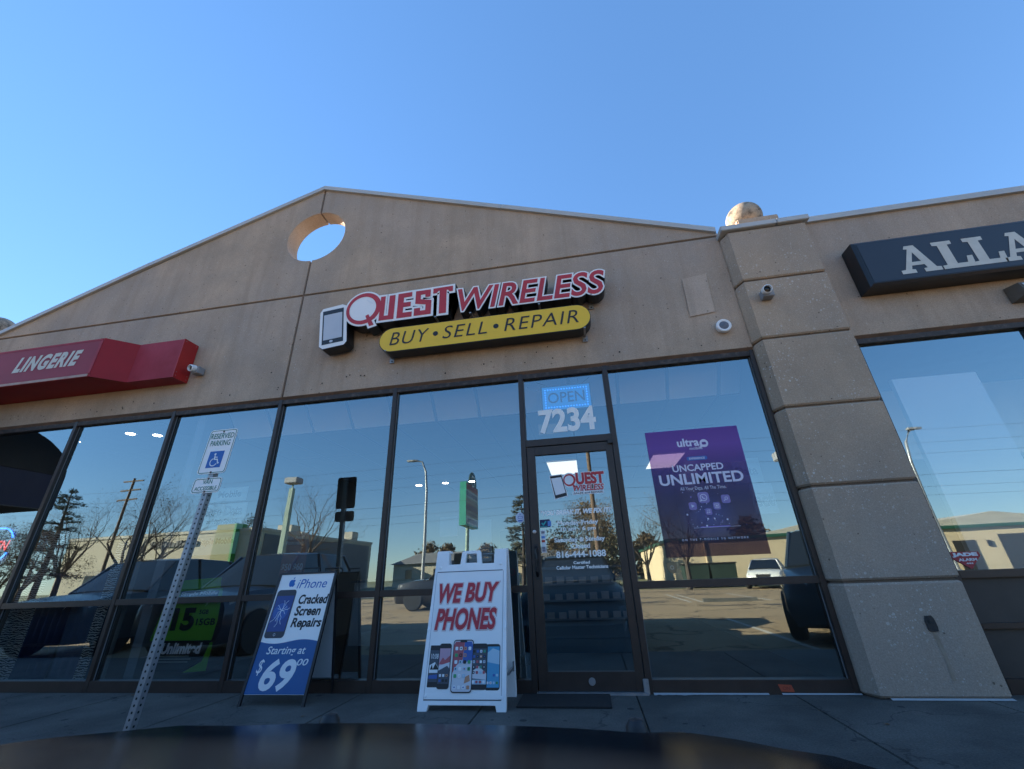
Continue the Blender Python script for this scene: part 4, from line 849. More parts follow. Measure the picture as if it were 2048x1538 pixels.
def curtain(name, lab, x0, x1, z0, z1, y, mt, amp=0.03, waves=5, tilt=0.0):
    m = MB(); n = 60; vs = []
    for j in range(7):
        z = z0+(z1-z0)*j/6
        for i in range(n+1): vs.append((x0+(x1-x0)*i/n+tilt*(z-z0), y+amp*math.sin(2*math.pi*waves*i/n+0.4*j)*(1.2-0.1*j), z))
    k = n+1; m.add(vs, [(j*k+i, j*k+i+1, (j+1)*k+i+1, (j+1)*k+i) for j in range(6) for i in range(n)])
    tag(m.build(name, mt, None, True, origin=((x0+x1)/2, y, z0)), lab, 'curtain', 'curtains in the left shop window')
curtain('curtain', 'wide zebra striped curtain at the left of the second pane', -6.62, -6.02, 0.05, 1.68, 0.26, zebra_m, 0.015)
curtain('curtain', 'dark navy curtain low in the second pane', -6.04, -5.55, 0.05, 1.17, 0.22, navy_curtain, 0.03)
curtain('curtain', 'slate blue sheer curtain beside the navy one', -5.58, -5.02, 0.05, 1.165, 0.25, slate_curtain, 0.02)
curtain('curtain', 'narrow zebra striped curtain strip near the third mullion', -5.13, -4.98, 0.05, 1.5, 0.19, zebra_m, 0.012, 2)
curtain('curtain', 'pale grey curtain edge against the third mullion', -4.97, -4.74, 0.05, 1.7, 0.21, noisy('pale_curtain', (0.30, 0.30, 0.26), (0.25, 0.25, 0.22), 4.0, 0.9, 0.0), 0.012, 2)
curtain('curtain', 'dark curtain filling the leftmost pane', -7.75, -6.70, 0.05, 1.0, 0.3, navy_curtain, 0.03)
t = thing('neon_sign', (-6.55, 0.15, 1.5), 'small window sign with red letters inside a blue ring at the left edge', 'neon sign')
m = MB(); m.tube([(-6.95+0.24*math.cos(R(a)), 0.14, 1.55+0.19*math.sin(R(a))) for a in range(20, 161, 10)], 0.008, 6); m.tube([(-6.95+0.24*math.cos(R(a)), 0.14, 1.50+0.19*math.sin(R(a))) for a in range(200, 341, 10)], 0.008, 6); m.build('blue_ring', mat('neon_blue', (0.02, 0.1, 0.9), 0.5, emit=(0.01, 0.12, 1.0), es=1.6), t)
m = MB(); put(m, facade(0.14), 'OPEN', -7.15, -6.74, 1.46, 1.58, 0, 0.02, 0.2); m.build('lettering', mat('neon_red', (0.6, 0.05, 0.05), 0.5, emit=(0.8, 0.06, 0.05), es=0.35), t)
m = MB(); m.box(-7.2, -6.7, 0.15, 0.16, 1.3, 1.75); m.build('backing', mat('neon_back', (0.01, 0.01, 0.015), 0.4), t)

# ================================================================== things on the sidewalk
def folding_sign_white():
    t = thing('folding_sign', (-0.52, -0.4, 0), 'white plastic folding sign reading WE BUY PHONES by the door', 'sandwich board')
    top, bot = Vector((0, -0.27, 1.18)), Vector((0, -0.55, 0.0)); ez = (top-bot); H = ez.length
    pl = Plane((0, bot.y, bot.z), (1, 0, 0), ez)
    XA, XB = -0.865, -0.165; X0 = -0.865
    def outline():   # tapered side rails, two feet, top lugs
        return [(-0.872, 0.0), (-0.795, 0.0), (-0.785, 0.04), (-0.245, 0.04), (-0.235, -0.0), (-0.160, 0.0), (-0.158, 0.03), (-0.172, H), (-0.286, H), (-0.29, H-0.125), (-0.405, H-0.125),
                (-0.418, H-0.018), (-0.43, H-0.006), (-0.585, H-0.006), (-0.60, H-0.018), (-0.612, H-0.125), (-0.722, H-0.125), (-0.728, H), (-0.846, H), (-0.874, 0.03)]
    hole = [(-0.565, H-0.115), (-0.45, H-0.115), (-0.46, H-0.035), (-0.555, H-0.035)]
    m = MB(); shape(m, pl, [outline(), hole], -0.02, -0.004, 0.016, 0.004)
    m.build('front_panel', white_plastic, t)
    m = MB(); f0, f1 = (1-0.935)*H, (1-0.16)*H
    poly(m, pl, [(-0.825, f0), (-0.2, f0), (-0.205, f1), (-0.838+0.02, f1)], 0.0012, 0)
    m.build('insert_sheet', sign_white, t)
    m = MB()   # shadow gap round the insert and the moulded knobs
    rect(m, pl, -0.822, -0.205, f1+0.001, f1+0.008, 0.0016, 0); rect(m, pl, -0.83, -0.198, f0-0.008, f0-0.001, 0.0016, 0); rect(m, pl, -0.829, -0.8255, f0, f1, 0.0016, 1); rect(m, pl, -0.2, -0.196, f0, f1, 0.0016, 1)
    m.build('insert_slot', [mat('slot_dark', (0.06, 0.06, 0.07), 0.7), mat('slot_grey', (0.36, 0.37, 0.4), 0.7)], t)
    m = MB()
    for u, v in ((-0.815, 0.1), (-0.2, 0.09), (-0.80, H-0.15), (-0.225, H-0.135), (-0.85, 0.56), (-0.178, 0.56)): m = MB(); m.lathe(pl.p(u, v, 0.0), pl.en, [(0, 0.012), (0.006, 0.011), (0.007, 0)], 12); m.build('knob', white_plastic, t)
    m = MB()
    for s, a, b, c, d in (('WE', -0.782, -0.573, 0.634, 0.753), ('BUY', -0.535, -0.245, 0.636, 0.755), ('PHONES', -0.79, -0.255, 0.462, 0.586)):
        put(m, pl, s, a, b, c*H, d*H, 0.0022, 0.075, 0.22, mi=0); put(m, pl, s, a, b, c*H, d*H, 0.0042, 0.062, 0.22, mi=1); put(m, pl, s, a, b, c*H, d*H, 0.0062, 0.042, 0.22, mi=2)
    m.build('lettering', [mat('thin_red', (0.42, 0.07, 0.09), 0.5), sign_white, mat('print_red', (0.46, 0.025, 0.04), 0.45)], t)
    # printed handsets: generic phones with icon grids
    m = MB(); M = [ink_m, mat('scr_dark', (0.045, 0.06, 0.085), 0.4), mat('scr_pink', (0.50, 0.30, 0.38), 0.4), mat('scr_pale', (0.60, 0.60, 0.64), 0.4), mat('scr_red', (0.40, 0.08, 0.10), 0.4), mat('scr_blue', (0.03, 0.10, 0.36), 0.4),
                   mat('scr_cyan', (0.06, 0.30, 0.50), 0.4), white_paint, mat('scr_green', (0.04, 0.32, 0.12), 0.4), mat('scr_orange', (0.50, 0.24, 0.14), 0.4), mat('scr_light', (0.38, 0.55, 0.66), 0.4)]
    rnd = random.Random(6)
    def handset(u0, u1, v0, v1, w, scr, r=0.018, lean=0.0):
        f = lambda u, v: (u+lean*(v-v0), v)
        shape(m, pl, [[f(*q) for q in rrect(u0, u1, v0, v1, r)]], w, mi=0)
        b = 0.006; tb = 0.018 if r > 0.02 else 0.035; a, c, d, e = u0+b, u1-b, v0+tb, v1-tb
        if scr == 'x':
            d, e = v0+0.008, v1-0.008; mid = (a+c)/2; h = e-d
            shape(m, pl, [[f(*q) for q in rrect(a, c, d, e, r*0.8)]], w+0.0006, mi=3)
            poly(m, pl, [f(a, d+h*0.35), f(a+0.03, d+h*0.5), f(mid, d+h*0.62), f(mid+0.01, e-0.006), f(a+0.012, e-0.006), f(a, e-0.03)], w+0.001, 4)
            poly(m, pl, [f(mid, d+h*0.55), f(c, d+h*0.6), f(c, e-0.03), f(c-0.012, e-0.006), f(mid+0.011, e-0.006)], w+0.001, 5)
            poly(m, pl, [f(mid+0.02, d+h*0.15), f(c-0.01, d+h*0.2), f(c-0.02, d+h*0.32), f(mid+0.03, d+h*0.28)], w+0.001, 9)
            shape(m, pl, [[f(*q) for q in rrect(mid-0.03, mid+0.03, e-0.012, e+0.001, 0.005)]], w+0.0016, mi=0)
        elif scr == 'dark':
            poly(m, pl, [f(a, d), f(c, d), f(c, e), f(a, e)], w+0.0006, 1); rect_ = [f(a, d+(e-d)*0.28), f(c, d+(e-d)*0.28), f(c, d+(e-d)*0.38), f((a+c)/2, d+(e-d)*0.62), f(a, d+(e-d)*0.52)]; poly(m, pl, rect_, w+0.001, 7)
            put(m, pl, '10:08', a+0.008+lean*(e-v0), c-0.018+lean*(e-v0), e-0.06, e-0.025, w+0.0016, 0, 0, mi=7)
            poly(m, pl, [f(a+0.006, d+(e-d)*0.38), f(a+0.02, d+(e-d)*0.55), f(a+0.03, d+(e-d)*0.4), f(a+0.05, d+(e-d)*0.58), f(c-0.004, d+(e-d)*0.38)], w+0.0016, 0)
            poly(m, pl, [f(a, d+(e-d)*0.10), f(c, d+(e-d)*0.10), f(c, d+(e-d)*0.24), f(a, d+(e-d)*0.2)], w+0.001, 5)
        elif scr == 'pink':
            poly(m, pl, [f(a, d), f(c, d), f(c, e), f(a, e)], w+0.0006, 2); h = e-d
            poly(m, pl, [f(a, d), f(c, d), f(c, d+h*0.42), f(c-0.02, d+h*0.5), f(a, d+h*0.36)], w+0.001, 1); poly(m, pl, [f(a, d+h*0.55), f(a+0.03, d+h*0.74), f(a+0.05, d+h*0.66), f(c, d+h*0.8), f(c, d+h*0.5), f(c-0.02, d+h*0.52)], w+0.0013, 4)
            poly(m, pl, [f(a, d+h*0.5), f(c, d+h*0.6), f(c, d+h*0.42), f(c-0.02, d+h*0.5), f(a, d+h*0.36)], w+0.0016, 3)
        elif scr == 'grey':
            poly(m, pl, [f(a, d), f(c, d), f(c, e), f(a, e)], w+0.0006, 1); poly(m, pl, [f(a, d+0.04), f(c, d+0.03), f(c, d+0.07), f((a+c)/2, d+0.12), f(a, d+0.08)], w+0.001, 3); poly(m, pl, [f(a, d), f(c, d), f(c, d+0.03), f(a, d+0.03)], w+0.0012, 10)
        elif scr == 'cyan':
            poly(m, pl, [f(a, d), f(c, d), f(c, e), f(a, e)], w+0.0006, 6); h = e-d; poly(m, pl, [f(a, d+h*0.62), f(c, d+h*0.55), f(c, e-0.03), f((a+c)/2, e-0.012), f(a, e-0.05)], w+0.001, 10)
        return f, a, c, d, e
    def icons(q, rows, cols, vtop, w, pitch=0.042, skip=0.0):
        f, a, c, d, e = q; s = (c-a)/(cols+0.35); k = 0
        for r in range(rows):
            for j in range(cols):
                if rnd.random() < skip: continue
                u = a+s*(j+0.68)-s*0.0; v = e-vtop-r*pitch; hs = s*0.33
                shape(m, pl, [[f(*x) for x in rrect(u-hs, u+hs, v-hs, v+hs, hs*0.4, 2)]], w, mi=rnd.choice([7, 7, 7, 5, 8, 9, 4, 10, 0]))
                if rnd.random() < 0.6: shape(m, pl, [[f(*x) for x in circ(u, v, hs*0.5, 8)]], w+0.0004, mi=rnd.choice([0, 5, 3, 4]))
    V = lambda fr: (1-fr)*H
    handset(-0.812, -0.712, V(0.872), V(0.635), 0.002, 'dark', 0.006, 0.0)
    q = handset(-0.732, -0.628, V(0.882), V(0.625), 0.0045, 'pink', 0.02); icons((q[0], q[1], q[2], q[3], q[3]+0.075), 2, 3, 0.02, 0.0072, 0.034)
    q = handset(-0.335, -0.212, V(0.888), V(0.632), 0.002, 'cyan', 0.022); icons((q[0], q[1], q[2], q[3], q[3]+0.05), 1, 4, 0.02, 0.0042); icons((q[0], q[1]+0.05, q[2], q[3], q[3]+0.1), 1, 2, 0.02, 0.0042)
    q = handset(-0.455, -0.318, V(0.885), V(0.628), 0.0045, 'grey', 0.02); icons(q, 5, 4, 0.02, 0.0072, 0.036); icons((q[0], q[1], q[2], q[3], q[3]+0.03), 1, 4, 0.015, 0.0072)
    q = handset(-0.612, -0.438, V(0.902), V(0.604), 0.0075, 'x', 0.024); icons(q, 4, 4, 0.055, 0.0105, 0.047); icons((q[0], q[1], q[2]-0.04, q[3], q[4]), 1, 3, 0.243, 0.0105); icons((q[0], q[1], q[2], q[3], q[3]+0.05), 1, 4, 0.022, 0.0105)
    m.build('printed_phones', M, t)
    # rear leaf
    rb = Vector((0, -0.115, 0.0)); rt = Vector((0, -0.235, 1.18)); pr = Plane((0, rb.y, 0), (1, 0, 0), rt-rb)
    m = MB(); Hr = (rt-rb).length
    shape(m, pr, [[(-0.868, 0.0), (-0.79, 0.0), (-0.78, 0.04), (-0.25, 0.04), (-0.24, 0.0), (-0.150, 0.0), (-0.148, 0.05), (-0.165, Hr), (-0.286, Hr), (-0.29, Hr-0.125), (-0.728, Hr-0.125), (-0.732, Hr), (-0.846, Hr)]], -0.016, -0.004, 0.014, 0.004)
    m.build('rear_panel', white_plastic, t)
    m = MB(); m.box(-0.163, -0.15, -0.44, -0.17, 0.215, 0.235); m.box(-0.160, -0.150, -0.20, -0.17, 0.20, 0.27); m.build('stay_bar', galv_m, t)
    m = MB()
    for u in (-0.79, -0.70+-0.03, -0.225): m.tube([pl.p(u-0.025, H-0.01, -0.03), pl.p(u+0.025, H-0.01, -0.03)], 0.012, 8)
    m.build('hinge', white_plastic, t)
folding_sign_white()

def folding_sign_repair():
    t = thing('folding_sign', (-2.2, -0.3, 0), 'blue and white folding sign about cracked screen repairs in a thin black frame', 'sandwich board')
    top, bot = Vector((0, -0.2, 1.03)), Vector((0, -0.43, 0.08)); ez = top-bot; H = ez.length
    pl = Plane((0, bot.y, bot.z), (1, 0, 0), ez); X0, X1 = -2.525, -1.92
    m = MB(); pbox(m, pl, X0+0.012, X1-0.012, 0.0, H, -0.006, 0.0); m.build('white_sheet', sign_white, t)
    m = MB(); n = 24; w_ = []
    for k in range(n+1):
        s = k/n; w_.append((X0+0.012+(X1-X0-0.024)*s, H*(1-0.600)+0.016*math.sin(math.pi*2*s+math.pi)*1.0+0.004))
    poly(m, pl, [(X0+0.012, 0.002), (X1-0.012, 0.002)]+w_[::-1], 0.0012)
    m.build('blue_field', noisy('print_blue', (0.012, 0.10, 0.30), (0.012, 0.085, 0.26), 2.0, 0.45, 0.0), t)
    m = MB()
    fl = bot+ez*(-0.085)
    for x in (X0, X1):
        pbox(m, pl, x-0.012, x+0.012, -0.088, H+0.01, -0.012, 0.008)
    pbox(m, pl, X0, X1, H, H+0.018, -0.012, 0.006)
    m.tube([pl.p(-2.30, H+0.015, 0), pl.p(-2.30, H+0.05, -0.005), pl.p(-2.29, H+0.058, -0.005), pl.p(-2.13, H+0.058, -0.005), pl.p(-2.12, H+0.05, -0.005), pl.p(-2.12, H+0.015, 0)], 0.006, 8)
    m.build('frame', black_m, t)
    V = lambda fr: (1-fr)*H
    m = MB(); bl = mat('logo_blue', (0.01, 0.13, 0.45), 0.45)
    put(m, pl, 'iPhone', -2.308, -1.99, V(0.122)-0.012, V(0.048), 0.0014, 0.0, 0.2)
    c = (-2.37, V(0.078))   # fruit shaped mark with a bite and a leaf
    ap = [(0.0, 0.024), (0.012, 0.028), (0.024, 0.024), (0.030, 0.016), (0.024, 0.008), (0.0235, -0.004), (0.033, -0.013), (0.027, -0.028), (0.017, -0.039), (0.008, -0.038), (0.0, -0.035), (-0.008, -0.038), (-0.017, -0.039), (-0.028, -0.026), (-0.033, -0.008), (-0.032, 0.010), (-0.024, 0.022), (-0.012, 0.027)]
    shape(m, pl, [[(c[0]+a, c[1]+b) for a, b in ap]], 0.0014); shape(m, pl, [[(c[0]+a, c[1]+b) for a, b in ((0.0, 0.031), (0.004, 0.044), (0.017, 0.052), (0.015, 0.040))]], 0.0014)
    m.build('logo', bl, t)
    m = MB()
    for s, a, b, c0, c1 in (('Cracked', -2.242, -1.94, 0.276, 0.196), ('Screen', -2.246, -1.985, 0.378, 0.298), ('Repairs', -2.250, -1.948, 0.500, 0.402)): put(m, pl, s, a, b, V(c0), V(c1), 0.0014, 0.03, 0.15)
    m.build('black_lettering', ink_m, t)
    m = MB()
    put(m, pl, 'Starting at', -2.415, -2.03, V(0.715), V(0.635), 0.0026, 0.012, 0.2); put(m, pl, '$', -2.462, -2.405, V(0.86), V(0.735), 0.0026, 0.0, 0.2)
    put(m, pl, '69', -2.39, -2.085, V(0.965), V(0.745), 0.0026, 0.03, 0.2); put(m, pl, '00', -2.08, -1.975, V(0.785), V(0.735), 0.0026, 0.01, 0.2)
    m.build('white_lettering', mat('pale_print', (0.72, 0.76, 0.8), 0.5), t)
    m = MB(); lean = 0.0
    u0, u1, v0, v1 = -2.497, -2.292, V(0.567), V(0.145)
    shape(m, pl, [rrect(u0, u1, v0, v1, 0.03)], 0.0016, mi=0); sm = mat('crack_screen', (0.02, 0.05, 0.22), 0.35)
    h = v1-v0; poly(m, pl, [(u0+0.01, v0+h*0.13), (u1-0.01, v0+h*0.13), (u1-0.01, v0+h*0.87), (u0+0.01, v0+h*0.87)], 0.0026, 1)
    shape(m, pl, [circ(-2.40, v0+h*0.53, 0.075, 24)], 0.0029, mi=5)
    shape(m, pl, [circ((u0+u1)/2, v0+0.028, 0.012, 14), circ((u0+u1)/2, v0+0.028, 0.008, 14)], 0.0028, mi=2); rect(m, pl, -2.42, -2.37, v1-0.028, v1-0.024, 0.0028, 3)
    cx, cv = -2.395, v0+h*0.56; rnd = random.Random(12)
    for a, ln in ((60, 0.10), (95, 0.09), (130, 0.07), (20, 0.085), (-70, 0.13), (-95, 0.15), (-125, 0.14), (-40, 0.06), (170, 0.05), (40, 0.06), (-108, 0.1)):
        p = [(cx, cv)]; k = 4
        for i in range(k): a2 = a+rnd.uniform(-28, 28); p.append((p[-1][0]+ln/k*math.cos(R(a2)), p[-1][1]+ln/k*math.sin(R(a2))))
        p = [(min(max(q[0], u0+0.012), u1-0.012), q[1]) for q in p]
        strip(m, pl, p, 0.0035, 0.0034+0.0002*(abs(a) % 7), 4)
    m.build('printed_phone', [mat('handset_black', (0.035, 0.035, 0.05), 0.4), sm, mat('ring_grey', (0.5, 0.5, 0.52), 0.4), mat('slot_dark', (0.06, 0.06, 0.07), 0.7), mat('crack_white', (0.72, 0.78, 0.85), 0.5), mat('crack_glow', (0.03, 0.10, 0.36), 0.4)], t)
    rt, rb = Vector((0, -0.185, 1.03)), Vector((0, -0.035, 0.13)); pr = Plane((0, rb.y, rb.z), (1, 0, 0), rt-rb); Hr = (rt-rb).length
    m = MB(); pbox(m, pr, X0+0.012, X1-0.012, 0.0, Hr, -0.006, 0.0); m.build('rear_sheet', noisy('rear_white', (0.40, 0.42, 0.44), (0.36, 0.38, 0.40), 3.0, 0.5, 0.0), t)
    m = MB()
    for x in (X0, X1): pbox(m, pr, x-0.009, x+0.009, -0.135, Hr, -0.014, 0.004)
    m.tube([pr.p(-2.05, Hr-0.005, -0.01), pr.p(-2.05, Hr+0.045, -0.008), pr.p(-1.91, Hr+0.045, -0.008), pr.p(-1.91, Hr-0.005, -0.01)], 0.006, 8)
    m.build('rear_frame', black_m, t)
folding_sign_repair()

def parking_sign():
    t = thing('parking_sign', (-2.74, -1.262, 0), 'green edged reserved parking sign with van plate on a leaning perforated post', 'parking sign')
    ez = Vector((-0.0032, 0.0764, 1.0)); pl = Plane((-2.74+0.006, -1.262, 0), (1, 0, 0.0), ez)
    # squares of the telescoping post with punched holes shown dark
    m = MB(); s = 0.026; top = 2.30
    pbox(m, pl, -s, s, 0, top, -2*s, 0); po = m.build('post', galv_m, t)
    m = MB(); pr = Plane(pl.p(s, 0, -s), pl.en*-1.0, pl.ez)
    k = 0.03
    while k < top:
        if not (1.715 < k < 2.33): shape(m, pl, [circ(0, k, 0.0085, 8)], 0.0006)
        shape(m, pr, [circ(0, k, 0.0085, 8)], 0.0006); k += 0.0254*1.6
    m.build('punched_hole', mat('hole_dark', (0.015, 0.016, 0.018), 0.9), po)
    def plate(name, u0, u1, v0, v1, r):
        b = MB(); shape(b, pl, [rrect(u0, u1, v0, v1, r)], 0.006, 0, 0.0015); shape(b, pl, [rrect(u0, u1, v0, v1, r)], 0.0085)
        o = b.build(name, [mat('sign_back', (0.10, 0.10, 0.11), 0.5), sign_white], t)
        me = o.data
        for p in me.polygons:
            if p.normal.y < -0.5: p.material_index = 1
        b = MB(); shape(b, pl, [rrect(u0+0.008, u1-0.008, v0+0.008, v1-0.008, r*0.8), rrect(u0+0.014, u1-0.014, v0+0.014, v1-0.014, r*0.65)], 0.0095); b.build('border', green_ink, o)
        return o
    U0, U1 = -0.146, 0.146
    p1 = plate('sign_plate', U0, U1, 1.888, 2.325, 0.03); p2 = plate('van_plate', U0+0.002, U1-0.002, 1.713, 1.852, 0.03)
    m = MB(); put(m, pl, 'RESERVED', -0.122, 0.122, 2.232, 2.285, 0.0097, 0.012); put(m, pl, 'PARKING', -0.105, 0.105, 2.160, 2.213, 0.0097, 0.012); m.build('lettering', green_ink, p1)
    m = MB(); rect(m, pl, -0.076, 0.076, 1.945, 2.105, 0.0096); m.build('blue_square', blue_ink, p1)
    m = MB(); o = (0.0, 2.02)
    shape(m, pl, [circ(o[0]-0.012, o[1]+0.055, 0.0105, 14)], 0.0104)
    strip(m, pl, [(o[0]-0.011, o[1]+0.044), (o[0]-0.007, o[1]+0.005), (o[0]+0.026, o[1]+0.003), (o[0]+0.040, o[1]-0.034), (o[0]+0.052, o[1]-0.030)], 0.011, 0.0104)
    strip(m, pl, [(o[0]-0.008, o[1]+0.026), (o[0]+0.022, o[1]+0.023)], 0.009, 0.0109)
    strip(m, pl, [(o[0]-0.006+0.036*math.cos(R(a)), o[1]-0.022+0.036*math.sin(R(a))) for a in range(110, 345, 15)], 0.009, 0.0106)
    m.build('wheelchair_symbol', white_paint, p1)
    m = MB(); put(m, pl, 'VAN', -0.045, 0.05, 1.795, 1.833, 0.0097, 0.01); put(m, pl, 'ACCESSIBLE', -0.112, 0.112, 1.738, 1.772, 0.0097, 0.012); m.build('lettering', green_ink, p2)
    m = MB()
    for v in (2.30, 1.902, 1.842, 1.724): m = MB(); m.lathe(pl.p(0, v, 0.009), pl.en, [(0, 0.010), (0.005, 0.008), (0.006, 0)], 10); m.build('bolt', mat('rusty_bolt', (0.10, 0.06, 0.05), 0.6), t)
parking_sign()
m = MB(); m.box(-0.10, 0.64, -0.44, -0.055, 0.002, 0.014, bev=0.004); tag(m.build('door_mat', noisy('mat_rubber', (0.014, 0.014, 0.015), (0.022, 0.022, 0.022), 60.0, 0.95, 0.7, 200.0)), 'black rubber mat on the sidewalk in front of the door', 'door mat')
def leaf(x, y, s, rz, lab, c):
    m = MB(); pts = [(0, 0), (0.2, 0.5), (0.6, 0.35), (0.8, 0.8), (1.2, 0.4), (2.0, 0.1), (1.2, -0.3), (0.8, -0.8), (0.6, -0.3), (0.2, -0.5)]
    m.add([(x+s*(a*math.cos(rz)-b*math.sin(rz)), y+s*(a*math.sin(rz)+b*math.cos(rz)), 0.004+0.012*abs(b)*s*20) for a, b in pts], [tuple(range(len(pts)))])
    tag(m.build('fallen_leaf', c), lab, 'leaf', 'dry leaves on the sidewalk')
leafm = noisy('dry_leaf', (0.20, 0.10, 0.035), (0.14, 0.07, 0.03), 20.0, 0.8, 0.2)
leaf(-4.0, -0.12, 0.035, 0.5, 'pale dry leaf against the sill left of the post', leafm); leaf(2.35, -0.75, 0.02, 2.0, 'tiny dry leaf on the sidewalk before the pillar', leafm); leaf(-1.75, -0.72, 0.018, 1.2, 'tiny dry leaf in front of the blue folding sign', leafm)
# barrel awning over the neighbour's door, beyond the left edge, seen mirrored in the glass
t = thing('awning', (-9.3, -0.03, 2.2), 'dark barrel awning mirrored in the leftmost pane', 'awning')
m = MB(); n = 12; xa, xb = -10.7, -8.15
prof = [(-0.06, 3.45)]+[(-0.06-1.25*math.sin(R(90*k/n)), 2.75+0.7*math.cos(R(90*k/n))) for k in range(1, n+1)]+[(-1.31, 2.2)]
m.add([(x, y, z) for x in (xa, xb) for y, z in prof], [(i, i+1, len(prof)+i+1, len(prof)+i) for i in range(len(prof)-1)])
m.add([(xb, -0.06, 2.75)]+[(xb, y, z) for y, z in prof[:-1]], [(0, i, i+1) for i in range(1, len(prof)-1)])
m.build('canopy', noisy('awning_cloth', (0.014, 0.009, 0.009), (0.01, 0.007, 0.007), 4.0, 0.8, 0.0), t)
m = MB(); m.add([(xb, -0.06, 2.74), (xb, -1.31, 2.74), (xb, -1.31, 2.2), (xb, -0.06, 2.2)], [(0, 1, 2, 3)]); m.build('valance', noisy('valance_cloth', (0.05, 0.045, 0.09), (0.04, 0.036, 0.075), 4.0, 0.8, 0.0), t)
m = MB()
for y in (-0.06, -1.31): m.tube([(xb-0.02, y, 2.2), (xb-0.02, y, 2.75)], 0.015, 6)
m.tube([(xb-0.02, -0.06, 2.2), (xb-0.02, -1.31, 2.2)], 0.015, 6); m.build('awning_frame', galv_m, t)

# ================================================================== vehicles
def wheel(t, cx, cy, r, side, w=0.22):
    m = MB(); ax = Vector((side, 0, 0)); m.lathe((cx-side*w/2, cy, r-0.15), ax, [(0, r*0.66), (0.0, r*0.93), (0.03, r), (w-0.03, r), (w, r*0.93), (w, r*0.66)], 28); ty = m.build('wheel', rubber_m, t, True)
    m = MB(); m.lathe((cx+side*(w/2-0.03), cy, r-0.15), ax, [(0, r*0.65), (0.03, r*0.65), (0.028, r*0.58), (0.0, r*0.55)], 28)
    for k in range(6):
        a = k*math.pi/3; d = Vector((0, math.cos(a), math.sin(a))); e = Vector((0, -math.sin(a), math.cos(a))); o = Vector((cx+side*(w/2-0.012), cy, r-0.15))
        m.add([o+e*0.035, o-e*0.035, o+d*r*0.6-e*0.05, o+d*r*0.6+e*0.05], [(0, 1, 2, 3) if side > 0 else (3, 2, 1, 0)])
    m.build('rim', rim_m, ty)
def car(name, lab, cat, loc, rot, paint, prof, roofline, hw, wheels, r=0.33, suv=True, hoodfix=None):
    """prof: (y, z_low, z_belt, halfwidth) from nose to tail; roofline: (y, z_roof, halfwidth_roof). local nose = +y, z from the road"""
    t = thing(name, (0, 0, -0.15), lab, cat)
    G = -0.15; m = MB(); rings = []
    for y, zl, zb, h in prof:
        rings.append([(x*h, y, G+z) for x, z in ((-0.90, zl), (-1.0, zl+(zb-zl)*0.3), (-0.985, zl+(zb-zl)*0.75), (-0.90, zb-0.015), (-0.5, zb+0.02), (0, zb+0.03), (0.5, zb+0.02), (0.90, zb-0.015), (0.985, zl+(zb-zl)*0.75), (1.0, zl+(zb-zl)*0.3), (0.90, zl))])
    m.loft(rings); m.build('body', paint, t, True)
    g = MB(); gr = []
    for y, zb, zr, hb, hr in roofline: gr.append([(-hb, y, G+zb), (-hr, y+0, G+zr), (-hr*0.6, y, G+zr+0.02), (hr*0.6, y, G+zr+0.02), (hr, y, G+zr), (hb, y, G+zb)])
    g.loft(gr); g.build('windows', carglass_m, t)
    ys = [q for q in roofline if q[2]-q[1] > 0.25]; p = MB()
    p.loft([[(-q[4]-0.012, q[0], G+q[2]-0.05), (-q[4]*0.9, q[0], G+q[2]+0.018), (0, q[0], G+q[2]+0.045), (q[4]*0.9, q[0], G+q[2]+0.018), (q[4]+0.012, q[0], G+q[2]-0.05)] for q in ys])
    for s in (-1, 1):     # pillars
        seq = [(roofline[0], roofline[1]), (roofline[-1], roofline[-2])]
        for a, b in seq: p.tube([(s*(a[3]+0.005), a[0], G+a[1]), (s*(b[4]+0.005), b[0], G+b[2])], 0.035, 6)
        mid = roofline[len(roofline)//2]; p.tube([(s*(mid[3]+0.004), mid[0], G+mid[1]-0.02), (s*(mid[4]+0.006), mid[0], G+mid[2])], 0.035, 6)
    p.build('roof', paint, t, True)
    nose = prof[1]; l = MB()
    for s in (-1, 1): l.loft([[(s*nose[3]*a, nose[0]+b, G+nose[2]*c) for a, b, c in ((0.60, 0.10, 0.80), (0.97, -0.08, 0.84), (0.99, -0.12, 0.96), (0.62, 0.05, 0.94))], [(s*nose[3]*a, nose[0]+b-0.08, G+nose[2]*c) for a, b, c in ((0.60, 0.10, 0.80), (0.97, -0.08, 0.84), (0.99, -0.12, 0.96), (0.62, 0.05, 0.94))]])
    l.build('headlight', lamp_glass, t)
    g = MB(); f = prof[0]; g.box(-f[3]*0.5, f[3]*0.5, f[0]-0.05, f[0]+0.015, G+f[1]+0.22, G+f[1]+0.42); g.build('grille', black_m, t)
    tl = MB(); e = prof[-1]
    for s in (-1, 1): tl.box(s*e[3]*0.62 if s > 0 else -e[3]*0.97, e[3]*0.97 if s > 0 else -e[3]*0.62, e[0]-0.015, e[0]+0.06, G+e[2]*0.78, G+e[2]*0.92)
    tl.build('tail_light', tail_m, t)
    for cy in wheels:
        for s in (-1, 1): wheel(t, s*(hw-0.10), cy, r, s)
    t.rotation_euler[2] = rot; t.location = (*loc, -0.15)
    # meshes were built round the local origin, so lift is already included
    return t
def black_paint_(): return carpaint('black_paint', (0.012, 0.012, 0.014))
SUVP = [(2.30, 0.30, 0.72, 0.70), (2.18, 0.24, 0.92, 0.86), (1.6, 0.22, 1.02, 0.94), (0.9, 0.22, 1.06, 0.95), (-1.2, 0.22, 1.06, 0.95), (-2.0, 0.25, 1.05, 0.92), (-2.25, 0.32, 1.0, 0.85)]
